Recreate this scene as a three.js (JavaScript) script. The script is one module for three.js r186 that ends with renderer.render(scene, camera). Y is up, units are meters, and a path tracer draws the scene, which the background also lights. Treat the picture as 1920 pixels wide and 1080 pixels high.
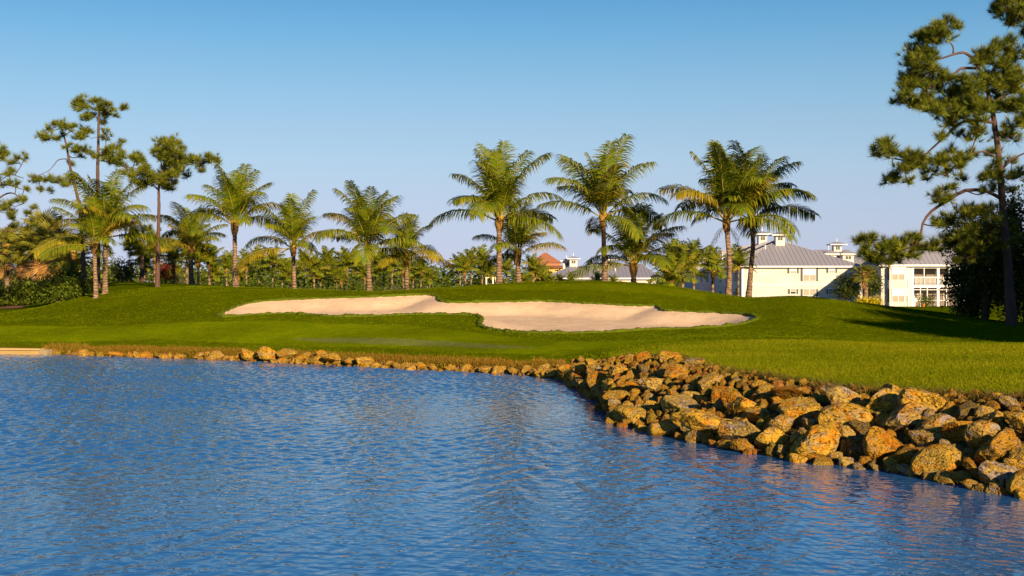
import * as THREE from 'three';
import { mergeGeometries, mergeVertices, toCreasedNormals } from 'three/addons/utils/BufferGeometryUtils.js';

// ------------------------------------------------------------------ camera, sky, sun, exposure
const F = 2400, HOR = 540, CAM = 3;                       // focal length and horizon in photo pixels, eye height in metres
const scene = new THREE.Scene();
const camera = new THREE.PerspectiveCamera(2 * Math.atan(540 / F) * 180 / Math.PI, 16 / 9, 0.1, 6000);
camera.position.set(0, CAM, 0);
camera.lookAt(0, CAM, -10);
const renderer = new THREE.WebGLRenderer();
renderer.toneMapping = THREE.LinearToneMapping;
renderer.toneMappingExposure = 1.8;
renderer.shadowMap.enabled = true;
const EXPO = 1.8;
const SUN_AZ = 24 * Math.PI / 180, SUN_EL = 16.5 * Math.PI / 180;
const sunDir = new THREE.Vector3(Math.sin(SUN_AZ) * Math.cos(SUN_EL), Math.sin(SUN_EL), Math.cos(SUN_AZ) * Math.cos(SUN_EL));
const sun = new THREE.DirectionalLight(new THREE.Color().setRGB(1, 0.75, 0.44), 5);
sun.position.copy(sunDir).multiplyScalar(200).add(new THREE.Vector3(0, 0, -70));
sun.target.position.set(0, 0, -70);
sun.castShadow = true;
sun.shadow.radius = 1.5;
sun.shadow.mapSize.set(4096, 4096);
Object.assign(sun.shadow.camera, { left: -110, right: 110, top: 90, bottom: -90, near: 1, far: 600 });
scene.add(sun, sun.target);
{
  const s2l = c => c.map(v => { v /= 255; return v <= 0.04045 ? v / 12.92 : ((v + 0.055) / 1.055) ** 2.4; });
  // elevation in degrees, colour of the air as photographed
  const stops = [[-90, [120, 130, 150]], [-1, [196, 196, 216]], [1, [194, 198, 219]], [3, [189, 201, 222]], [5.5, [176, 202, 225]], [8.5, [149, 191, 222]], [11, [120, 177, 218]], [13.5, [90, 156, 208]], [18, [66, 128, 188]], [28, [50, 104, 168]], [50, [36, 82, 146]], [90, [30, 72, 134]]].map(([e, c]) => [e, s2l(c)]);
  const W = 512, Hh = 512, data = new Float32Array(W * Hh * 4);
  for (let j = 0; j < Hh; j++) {
    const el = ((j + 0.5) / Hh - 0.5) * 180;
    let k = 0; while (k < stops.length - 2 && stops[k + 1][0] < el) k++;
    const f = Math.min(1, Math.max(0, (el - stops[k][0]) / (stops[k + 1][0] - stops[k][0])));
    for (let i = 0; i < W; i++) {
      const a = ((i + 0.5) / W - 0.5) * 2 * Math.PI, er = el * Math.PI / 180;
      const d = new THREE.Vector3(Math.cos(a) * Math.cos(er), Math.sin(er), Math.sin(a) * Math.cos(er));
      const c = d.dot(sunDir), ray = 0.80 + 0.34 * c * c;          // air is deepest at right angles to the sun
      const o = (j * W + i) * 4;
      for (let q = 0; q < 3; q++) data[o + q] = (stops[k][1][q] * (1 - f) + stops[k + 1][1][q] * f) * ray / EXPO * [0.96, 0.99, 1.0][q] * 1.04;
      data[o + 3] = 1;
    }
  }
  const sky = new THREE.DataTexture(data, W, Hh, THREE.RGBAFormat, THREE.FloatType);
  sky.mapping = THREE.EquirectangularReflectionMapping; sky.magFilter = THREE.LinearFilter; sky.minFilter = THREE.LinearFilter;
  sky.needsUpdate = true;
  scene.background = sky; scene.environment = sky;
}

// ------------------------------------------------------------------ helpers
const V = (x, y, z) => new THREE.Vector3(x, y, z);
function rngOf(seed) { let a = seed >>> 0; return () => { a |= 0; a = a + 0x6D2B79F5 | 0; let t = Math.imul(a ^ a >>> 15, 1 | a); t = t + Math.imul(t ^ t >>> 7, 61 | t) ^ t; return ((t ^ t >>> 14) >>> 0) / 4294967296; }; }
const hash3 = (x, y, z) => { let h = Math.imul(x, 374761393) ^ Math.imul(y, 668265263) ^ Math.imul(z, 2147483647 ^ 0x5bd1e995); h = Math.imul(h ^ h >>> 13, 1274126177); return ((h ^ h >>> 16) >>> 0) / 4294967296; };
function vnoise(x, y, z = 0, per = 0) {
  const xi = Math.floor(x), yi = Math.floor(y), zi = Math.floor(z); let fx = x - xi, fy = y - yi, fz = z - zi;
  fx = fx * fx * (3 - 2 * fx); fy = fy * fy * (3 - 2 * fy); fz = fz * fz * (3 - 2 * fz);
  const w = per ? (a => ((a % per) + per) % per) : (a => a);
  const x0 = w(xi), x1 = w(xi + 1), y0 = w(yi), y1 = w(yi + 1), z0 = zi, z1 = zi + 1;
  const l = (a, b, t) => a + (b - a) * t;
  return l(l(l(hash3(x0, y0, z0), hash3(x1, y0, z0), fx), l(hash3(x0, y1, z0), hash3(x1, y1, z0), fx), fy),
    l(l(hash3(x0, y0, z1), hash3(x1, y0, z1), fx), l(hash3(x0, y1, z1), hash3(x1, y1, z1), fx), fy), fz) * 2 - 1;
}
function fbm(x, y, z = 0, oct = 4, per = 0) { let a = 0, s = 0.5, p = per; for (let i = 0; i < oct; i++) { a += s * vnoise(x, y, z + i * 17, p); x *= 2; y *= 2; z *= 2; p *= 2; s *= 0.5; } return a; }
const sstep = (a, b, x) => { const t = Math.min(1, Math.max(0, (x - a) / (b - a))); return t * t * (3 - 2 * t); };
const lerp = (a, b, t) => a + (b - a) * t;
const at = (X, row, d) => V((X - 960) / F * d, CAM - (row - HOR) / F * d, -d);     // the point at distance d in the direction of a pixel
const col = (r, g, b) => new THREE.Color().setRGB(r, g, b);
const std = (c, rough = 0.9, o = {}) => new THREE.MeshPhysicalMaterial({ specularIntensity: 0.12, color: Array.isArray(c) ? col(...c) : c, roughness: rough, side: THREE.DoubleSide, ...o });

class GB {                                                     // collects triangles with vertex colours
  constructor() { this.p = []; this.c = []; this.i = []; }
  v(x, y, z, c) { this.p.push(x, y, z); this.c.push(c[0], c[1], c[2]); return this.p.length / 3 - 1; }
  t(a, b, c) { this.i.push(a, b, c); }
  q(a, b, c, d) { this.i.push(a, b, c, a, c, d); }
  tube(pts, r0, r1, sides, colr, opts = {}) {                  // tapered tube through points
    const n = pts.length; let prev = null; const up = V(0.31, 0.2, 0.93).normalize();
    const cf = typeof colr === 'function' ? colr : () => colr, rf = typeof r0 === 'function' ? r0 : t => lerp(r0, r1, t);
    for (let k = 0; k < n; k++) {
      const tan = pts[Math.min(n - 1, k + 1)].clone().sub(pts[Math.max(0, k - 1)]).normalize();
      const s = V().crossVectors(tan, up).normalize(), b = V().crossVectors(s, tan);
      const ring = []; const t = k / (n - 1);
      for (let j = 0; j < sides; j++) {
        const a = j / sides * Math.PI * 2; const r = rf(t, a);
        ring.push(this.v(pts[k].x + (s.x * Math.cos(a) + b.x * Math.sin(a)) * r, pts[k].y + (s.y * Math.cos(a) + b.y * Math.sin(a)) * r, pts[k].z + (s.z * Math.cos(a) + b.z * Math.sin(a)) * r, cf(t, a)));
      }
      if (prev) for (let j = 0; j < sides; j++) this.q(prev[j], prev[(j + 1) % sides], ring[(j + 1) % sides], ring[j]);
      prev = ring;
    }
    const tip = this.v(pts[n - 1].x, pts[n - 1].y, pts[n - 1].z, cf(1, 0));
    for (let j = 0; j < sides; j++) this.t(prev[j], prev[(j + 1) % sides], tip);
    return this;
  }
  geo(smooth = true) {
    const g = new THREE.BufferGeometry();
    g.setAttribute('position', new THREE.Float32BufferAttribute(this.p, 3));
    g.setAttribute('color', new THREE.Float32BufferAttribute(this.c, 3));
    g.setIndex(this.i);
    if (smooth) { g.computeVertexNormals(); return g; }
    const f = g.toNonIndexed(); f.computeVertexNormals(); return f;
  }
}
const curve = (pts, n) => new THREE.CatmullRomCurve3(pts, false, 'catmullrom', 0.5).getPoints(n);
const used = {};
function numbered(name) { const n = used[name] = (used[name] ?? -1) + 1; return n ? `${name}_${String(n).padStart(3, '0')}` : name; }
function shadows(o) { o.castShadow = true; o.receiveShadow = true; return o; }
function tag(o, label, category, group, kind) { o.userData = { label, category }; if (group) o.userData.group = group; if (kind) o.userData.kind = kind; return o; }
function thing(name, pos, label, category, group) { const g = new THREE.Group(); g.name = numbered(name); g.position.copy(pos); scene.add(g); return tag(g, label, category, group); }
function part(name, geo, mat, parent) { const m = shadows(new THREE.Mesh(geo, mat)); m.name = name; parent.add(m); return m; }
function structure(name, geo, mat) { const m = shadows(new THREE.Mesh(geo, mat)); m.name = name; m.userData.kind = 'structure'; scene.add(m); return m; }
const CT = (n, fn, srgb) => { const d = new Uint8Array(n * n * 4); for (let j = 0; j < n; j++) for (let i = 0; i < n; i++) { const c = fn(i / n, j / n), o = (j * n + i) * 4; for (let q = 0; q < 3; q++) d[o + q] = Math.max(0, Math.min(255, c[q] * 255)); d[o + 3] = 255; } const t = new THREE.DataTexture(d, n, n); t.wrapS = t.wrapT = THREE.RepeatWrapping; t.magFilter = THREE.LinearFilter; t.minFilter = THREE.LinearMipmapLinearFilter; t.generateMipmaps = true; if (srgb) t.colorSpace = THREE.SRGBColorSpace; t.needsUpdate = true; return t; };

// ------------------------------------------------------------------ terrain: profiles across the course, shore -> bank -> bunker -> crest -> beyond
// X, shore row, then [row, distance] of bank top, lawn, three slope lines, crest; then optional [row, distance] of the land seen behind the crest
const prof = [
  [-1200, 652, [645, 66], [635, 69], [622, 72], [610, 75], [600, 79], [592, 84], [580, 105]],
  [-700, 655, [646, 65], [635, 68], [622, 71], [610, 74], [600, 78], [592, 83], [580, 105]],
  [0, 663, [653, 60.5], [640, 63], [620, 66.5], [604, 70], [596, 75], [589, 80], [571, 108]],
  [60, 664, [654, 60], [640, 62.5], [620, 66], [602, 70], [591, 75], [580.5, 80.5], [568, 106]],
  [120, 665, [655, 59.3], [641, 62], [620, 65.5], [600, 69.8], [583, 75], [566, 81], [562, 103]],
  [200, 668, [656, 58.5], [642, 61], [620, 65], [598, 69.5], [575, 75], [552, 81], [531, 101]],
  [300, 671, [657, 57.2], [643, 60], [620, 63.5], [597, 68], [570, 74], [541, 81], [531, 100]],
  [420, 675, [660, 55.8], [645, 58.5], [622, 62], [596, 66.5], [565, 73], [537.5, 80], [536, 96]],
  [560, 682, [663, 53.5], [648, 56.5], [622, 60.7], [592, 66], [561, 72.7], [541.5, 78.5], null],
  [700, 689, [667, 51.5], [650, 54.5], [622, 59.5], [593, 65.5], [557, 72.5], [546, 77], null],
  [830, 695, [674, 49.3], [652, 53], [622, 58.7], [594, 64.5], [562, 71.5], [539, 77.5], null],
  [960, 702, [682, 47], [655, 51.5], [624, 58], [600, 63], [566, 71], [530.5, 79], null],
  [1045, 711, [686, 45], [656, 50.5], [626, 57], [600, 63], [566, 71], [527, 80], null],
  [1080, 728, [684, 44], [656, 50], [626, 56.8], [600, 63], [567, 70.8], [526.3, 80], null],
  [1113, 752, [680, 42], [656, 49.3], [626, 56.5], [600, 62.8], [568, 70.5], [526.2, 80], null],
  [1150, 795, [676, 39.5], [656, 48], [627, 56], [601, 62.5], [570, 70], [527.5, 80], null],
  [1205, 806, [673, 37.2], [655, 47], [626, 56], [602, 62], [573, 69.5], [530.5, 79.5], null],
  [1260, 822, [674, 35], [654, 45.5], [626, 56], [602, 62], [576, 68.7], [536.5, 78.5], null],
  [1330, 836, [692, 31.5], [660, 43], [626, 55], [604, 61], [582, 67], [547.5, 76], null],
  [1400, 850, [706, 29], [665, 40], [628, 54], [605, 60], [584, 66], [557, 73], null],
  [1500, 866, [722, 26.5], [670, 38.5], [630, 53], [600, 60], [578, 66], [555, 72], null],
  [1600, 875, [735, 25], [672, 37], [640, 50], [612, 58], [590, 65], [566, 73], null],
  [1740, 899, [745, 23.5], [662, 39], [641, 51], [618, 58], [600, 65], [583, 74], null],
  [1900, 930, [752, 22], [652, 44], [640, 52], [624, 59], [612, 65], [604, 72], null],
  [2300, 1000, [775, 19.5], [655, 42], [640, 52], [626, 60], [618, 66], [610, 74], null],
  [3200, 1100, [800, 17], [658, 40], [642, 52], [628, 60], [620, 66], [612, 74], null],
].map(([X, s, ...k]) => {
  const h = (row, d) => CAM - (row - HOR) / F * d, ds = F * CAM / (s - HOR), D = [ds - 6, ds - 1.2, ds], Hh = [-1.6, -0.55, -0.02];
  for (let i = 0; i < 6; i++) { D.push(k[i][1]); Hh.push(h(...k[i])); }
  const [dc, hc] = [D[8], Hh[8]];
  if (k[6]) { D.push(k[6][1]); Hh.push(h(...k[6])); } else { D.push(dc + 10); Hh.push(hc - Math.min(0.5, (hc - 0.6) * 0.35)); }
  D.push(128, 165, 400, 3000); Hh.push(1.15, 0.5, 0.5, 0.5);
  return { X, D, H: Hh };
});
const colCache = new Map();
function column(X) {
  X = Math.max(prof[0].X, Math.min(prof[prof.length - 1].X, X));
  const key = Math.round(X * 4); if (colCache.has(key)) return colCache.get(key);
  let i = 0; while (i < prof.length - 2 && prof[i + 1].X < X) i++;
  const a = prof[i], b = prof[i + 1], t = (X - a.X) / (b.X - a.X), p = prof[Math.max(0, i - 1)], q = prof[Math.min(prof.length - 1, i + 2)];
  const herm = (k, n) => { const ma = p === a ? 0 : (b[n][k] - p[n][k]) / (b.X - p.X) * (b.X - a.X), mb = q === b ? 0 : (q[n][k] - a[n][k]) / (q.X - a.X) * (b.X - a.X), t2 = t * t, t3 = t2 * t; return (2 * t3 - 3 * t2 + 1) * a[n][k] + (t3 - 2 * t2 + t) * ma * 0.8 + (-2 * t3 + 3 * t2) * b[n][k] + (t3 - t2) * mb * 0.8; };
  const D = a.D.map((_, k) => herm(k, 'D')), Hh = a.H.map((_, k) => herm(k, 'H')), n = D.length, m = new Array(n).fill(0), s = [];
  for (let k = 1; k < n; k++) if (D[k] < D[k - 1] + 0.2) D[k] = D[k - 1] + 0.2;
  for (let k = 0; k < n - 1; k++) s[k] = (Hh[k + 1] - Hh[k]) / (D[k + 1] - D[k]);
  for (let k = 1; k < n - 1; k++) m[k] = s[k - 1] * s[k] <= 0 ? 0 : 2 * s[k - 1] * s[k] / (s[k - 1] + s[k]);
  const c = { D, H: Hh, m }; colCache.set(key, c); return c;
}
function heightXd(X, d) {
  const { D, H: h, m } = column(X), n = D.length;
  if (d <= D[0]) return h[0]; if (d >= D[n - 1]) return h[n - 1];
  let k = 0; while (D[k + 1] < d) k++;
  const w = D[k + 1] - D[k], t = (d - D[k]) / w, t2 = t * t, t3 = t2 * t;
  return (2 * t3 - 3 * t2 + 1) * h[k] + (t3 - 2 * t2 + t) * w * m[k] + (-2 * t3 + 3 * t2) * h[k + 1] + (t3 - t2) * w * m[k + 1];
}
const H = (x, z) => { const d = -z; if (d < 4) return -1.6; return heightXd(960 + F * x / d, d); };
function ground(X, row, from = 12, lift = 0) {                      // where the line of sight through a pixel meets the land
  let lo = from; for (let d = from; d < 400; d += 0.25) { if (CAM - (row - HOR) / F * d <= heightXd(X, d) + lift) { let a = lo, b = d; for (let i = 0; i < 18; i++) { const m = (a + b) / 2; if (CAM - (row - HOR) / F * m <= heightXd(X, m) + lift) b = m; else a = m; } return at(X, row, b); } lo = d; }
  return at(X, row, 400);
}
const foot = (X, d, sink = 0) => V((X - 960) / F * d, heightXd(X, d) - sink, -d);

// bunker outline, in the photograph's pixels laid on the land
function outline(px, n) { const c = new THREE.CatmullRomCurve3(px.map(([X, r]) => ground(X, r, 30)), true, 'centripetal'); return c.getPoints(n).slice(0, n); }
const bunker = outline([[412, 594], [417, 587], [444, 574], [487, 565], [575, 560.5], [692, 556.5], [779, 552.5], [808, 553], [820, 556], [824, 562], [837, 566.5], [938, 565.5], [1026, 564.5], [1084, 568], [1172, 572], [1230, 574], [1238, 578], [1250, 582], [1346, 586], [1402, 590], [1418, 596], [1405, 604], [1376, 610], [1317, 615], [1230, 617.5], [1142, 623], [1067, 625], [976, 623.5], [930, 619], [907, 614.5], [898.5, 607], [902, 596.5], [890, 592], [837, 590], [779, 590], [727, 592], [674, 593.5], [619, 593.5], [581, 590], [540, 588], [473, 591]], 420);
const mulch = outline([[-60, 576], [-10, 573.5], [30, 574], [48, 576], [40, 578.5], [0, 580], [-60, 582]].map(([X, r]) => [X, r]), 60);
function inside(poly, x, z) { let r = false; for (let i = 0, j = poly.length - 1; i < poly.length; j = i++) if ((poly[i].z > z) !== (poly[j].z > z) && x < (poly[j].x - poly[i].x) * (z - poly[i].z) / (poly[j].z - poly[i].z) + poly[i].x) r = !r; return r; }
function edgeDist(poly, x, z) { let m = 1e9; for (let i = 0, j = poly.length - 1; i < poly.length; j = i++) { const a = poly[j], b = poly[i], dx = b.x - a.x, dz = b.z - a.z, t = Math.max(0, Math.min(1, ((x - a.x) * dx + (z - a.z) * dz) / (dx * dx + dz * dz + 1e-9))); const q = (x - a.x - dx * t) ** 2 + (z - a.z - dz * t) ** 2; if (q < m) m = q; } return Math.sqrt(m); }
const boundsOf = poly => poly.reduce((b, p) => [Math.min(b[0], p.x), Math.max(b[1], p.x), Math.min(b[2], p.z), Math.max(b[3], p.z)], [1e9, -1e9, 1e9, -1e9]);
const bb = boundsOf(bunker);
const inBunker = (x, z) => x > bb[0] && x < bb[1] && z > bb[2] && z < bb[3] && inside(bunker, x, z);
const bowl = q => 0.06 * sstep(0, 0.12, q) + 0.46 * sstep(0, 2.4, q);
// mown fairway: a paler, closer cut strip between the shore rough and the slope rough
const fairway = [[-700, 612], [0, 611], [150, 612], [330, 604], [420, 603], [520, 601], [620, 606], [760, 609], [860, 619], [960, 632], [1100, 640], [1240, 637], [1400, 633], [1520, 634], [1640, 640], [1640, 648], [1500, 655], [1400, 660], [1240, 656], [1150, 660], [1050, 664], [900, 661], [760, 653], [620, 650], [480, 644], [300, 636], [100, 641], [0, 641], [-700, 644]].map(([X, r]) => ground(X, r, 30));
const fb = boundsOf(fairway);
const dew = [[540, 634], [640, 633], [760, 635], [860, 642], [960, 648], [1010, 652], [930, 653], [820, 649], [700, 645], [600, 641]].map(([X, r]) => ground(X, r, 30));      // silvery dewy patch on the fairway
const crestCut = [[60, 582], [160, 562], [260, 551], [400, 546], [520, 545], [560, 541.8], [420, 538.5], [300, 541.5], [200, 553], [120, 567]].map(([X, r]) => ground(X, r, 30)).concat([[880, 537], [960, 534], [1100, 531], [1220, 536], [1300, 546], [1330, 552], [1320, 562], [1240, 552], [1100, 543], [960, 543]].map(([X, r]) => ground(X, r, 30)));
// fine tints of turf, tiled every 6 m
const turfTex = CT(1024, (u, v) => { const a = fbm(u * 12, v * 12, 3, 5, 12), b = fbm(u * 96, v * 96, 9, 3, 96), c = fbm(u * 250, v * 250, 5, 2, 250); const k = 0.84 + 0.16 * a + 0.30 * b + 0.26 * c; const dry = Math.max(0, a + b * 0.6 - 0.12) * 0.35; return [k * (0.92 + dry), k * 0.92, k * (0.86)]; });
const turfMat = std([1, 1, 1], 0.95, { specularIntensity: 0, vertexColors: true, map: turfTex, bumpMap: turfTex, bumpScale: 0.02 });
{
  const xs = []; for (let X = -1200; X <= 3200; X += (X < -60 || X > 1980) ? 40 : 8) xs.push(X); xs.unshift(-9000, -5000, -3000, -2000); xs.push(4200, 6000, 9000);
  const ds = [5, 9]; for (let d = 13; d < 58; d += 0.34) ds.push(d); for (let d = 58; d < 84; d += 0.26) ds.push(d); for (let d = 84; d < 130; d += 1.5) ds.push(d); ds.push(135, 142, 150, 160, 175, 200, 250, 330, 450, 700, 1200, 3000);
  const p = [], c = [], uv = [], idx = [], nx = xs.length;
  for (const d of ds) for (const X of xs) {
    const x = (X - 960) / F * d, z = -d; let y = heightXd(X, d) + 0.02 * fbm(x * 0.5, z * 0.5, 1, 3);
    if (inBunker(x, z)) { const q = edgeDist(bunker, x, z); y -= bowl(q) + 0.16 * sstep(0, 0.35, q); }
    p.push(x, y, z); uv.push(x / 6, z / 6);
    const inF = x > fb[0] && x < fb[1] && z > fb[2] && z < fb[3] && inside(fairway, x, z) ? 1 : 0;
    const n1 = fbm(x * 0.11, z * 0.11, 5, 4), n2 = fbm(x * 0.6, z * 0.6, 8, 3);
    let k = 1 + 0.26 * n1 + 0.12 * n2; const stripe = Math.sin(x * 0.42 + z * 0.85 + n1 * 1.2) * 0.13;
    let r = 0.110, g = 0.146, b = 0.001;                       // rough
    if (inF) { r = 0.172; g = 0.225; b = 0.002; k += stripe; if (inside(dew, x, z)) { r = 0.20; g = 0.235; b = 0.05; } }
    else if (inside(crestCut, x, z)) { r = 0.152; g = 0.192; b = 0.002; }
    if (d > 84) { r *= 0.95; }
    const sh = column(X).D[2]; const dry = Math.max(0, 1 - Math.abs(d - sh - 1.2) / 1.9) * (X < 1060 ? 1 : 0) * (1.0 + 0.9 * n2);
    r = lerp(r, 0.20, Math.min(0.9, Math.max(0, dry))); g = lerp(g, 0.105, Math.min(0.9, Math.max(0, dry)));
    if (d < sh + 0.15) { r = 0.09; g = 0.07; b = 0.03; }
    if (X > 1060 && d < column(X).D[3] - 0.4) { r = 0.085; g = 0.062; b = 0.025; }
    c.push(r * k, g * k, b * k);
  }
  for (let j = 0; j < ds.length - 1; j++) for (let i = 0; i < nx - 1; i++) { const a = j * nx + i; idx.push(a, a + 1, a + nx + 1, a, a + nx + 1, a + nx); }
  const g = new THREE.BufferGeometry(); g.setAttribute('position', new THREE.Float32BufferAttribute(p, 3)); g.setAttribute('color', new THREE.Float32BufferAttribute(c, 3)); g.setAttribute('uv', new THREE.Float32BufferAttribute(uv, 2)); g.setIndex(idx); g.computeVertexNormals();
  structure('ground', g, turfMat);
}
function landSheet(poly, heightAt, tint, thr) {                  // a polygon laid on the land
  const flat = poly.map(p => new THREE.Vector2(p.x, p.z)), tris = THREE.ShapeUtils.triangulateShape(flat, []);
  const pts = [...flat], key = new Map(), out = [];
  const mid = (a, b) => { const k = a < b ? `${a}_${b}` : `${b}_${a}`; if (!key.has(k)) { key.set(k, pts.length); pts.push(pts[a].clone().add(pts[b]).multiplyScalar(0.5)); } return key.get(k); };
  const st = tris.map(t => [...t]);
  while (st.length) { const [a, b, c] = st.pop(); const e = [pts[a].distanceTo(pts[b]), pts[b].distanceTo(pts[c]), pts[c].distanceTo(pts[a])], m = Math.max(...e); if (m < thr) { out.push(a, b, c); continue; } if (m === e[0]) { const q = mid(a, b); st.push([a, q, c], [q, b, c]); } else if (m === e[1]) { const q = mid(b, c); st.push([a, b, q], [a, q, c]); } else { const q = mid(c, a); st.push([a, b, q], [q, b, c]); } }
  const p = [], c = [], uv = []; for (const q of pts) { const y = heightAt(q.x, q.y); p.push(q.x, y, q.y); c.push(...tint(q.x, q.y)); uv.push(q.x / 4, q.y / 4); }
  const g = new THREE.BufferGeometry(); g.setAttribute('position', new THREE.Float32BufferAttribute(p, 3)); g.setAttribute('color', new THREE.Float32BufferAttribute(c, 3)); g.setAttribute('uv', new THREE.Float32BufferAttribute(uv, 2)); for (let i = 0; i < out.length; i += 3) { const [a, b, e] = [pts[out[i]], pts[out[i + 1]], pts[out[i + 2]]]; if ((b.x - a.x) * (e.y - a.y) - (b.y - a.y) * (e.x - a.x) > 0) { const q = out[i + 1]; out[i + 1] = out[i + 2]; out[i + 2] = q; } }
  g.setIndex(out); g.computeVertexNormals();
  return g;
}
const sandTex = CT(512, (u, v) => { const k = 0.92 + 0.14 * fbm(u * 8, v * 8, 2, 4, 8) + 0.16 * fbm(u * 100, v * 100, 4, 3, 100); return [k, k * 0.985, k * 0.96]; });
const rakeTex = CT(512, (u, v) => { const w = 0.03 * fbm(u * 4, v * 4, 3, 3, 4), k = 0.5 + 0.22 * Math.sin((v + w) * 2 * Math.PI * 34) + 0.35 * fbm(u * 10, v * 10, 6, 4, 10) + 0.2 * fbm(u * 60, v * 60, 8, 2, 60); return [k, k, k]; });
const sandMat = std([1, 1, 1], 1, { vertexColors: true, map: sandTex, bumpMap: rakeTex, bumpScale: 0.028 });
structure('bunker_sand', landSheet(bunker, (x, z) => { const q = edgeDist(bunker, x, z); return H(x, z) + 0.012 - bowl(q) + 0.02 * fbm(x * 1.1, z * 1.1, 6, 3) * sstep(0, 0.5, q); }, (x, z) => { const k = 1 + 0.10 * fbm(x * 0.5, z * 0.9, 2, 4); return [0.74 * k, 0.545 * k, 0.37 * k]; }, 0.5), sandMat);
structure('mulch_bed', landSheet(mulch, (x, z) => H(x, z) + 0.05, (x, z) => { const k = 1 + 0.4 * fbm(x * 3, z * 3, 2, 3); return [0.2 * k, 0.1 * k, 0.05 * k]; }, 0.8), std([1, 1, 1], 1, { vertexColors: true }));
{ // the rounded turf edge that stands round the sand
  const g = new GB(), n = bunker.length, N = n * 2, S = 7; let rings = [];
  for (let i = 0; i < N; i++) {
    const a = bunker[(i >> 1) % n], b = bunker[((i >> 1) + 1) % n], p = i % 2 ? a.clone().add(b).multiplyScalar(0.5) : a, t = b.clone().sub(bunker[((i >> 1) - 1 + n) % n]).setY(0).normalize(), s = V(t.z, 0, -t.x);
    const r = 0.10 * (1 + 0.8 * fbm(p.x * 4, p.z * 4, 3, 3)), y0 = H(p.x, p.z), ring = [];
    for (let k = 0; k < S; k++) { const an = k / S * Math.PI * 2, rr = r * (1 + 0.3 * vnoise(i * 0.7, k * 1.3)); const m = 0.85 + 0.4 * hash3(i, k, 5); ring.push(g.v(p.x + s.x * Math.cos(an) * rr * 1.3, y0 + Math.sin(an) * rr, p.z + s.z * Math.cos(an) * rr * 1.3, [0.075 * m, 0.098 * m, 0.005 * m])); }
    rings.push(ring);
  }
  for (let i = 0; i < N; i++) for (let k = 0; k < S; k++) { const A = rings[i], B = rings[(i + 1) % N]; g.q(A[k], A[(k + 1) % S], B[(k + 1) % S], B[k]); }
  structure('bunker_turf_edge', g.geo(), std([1, 1, 1], 1, { vertexColors: true }));
}

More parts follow.
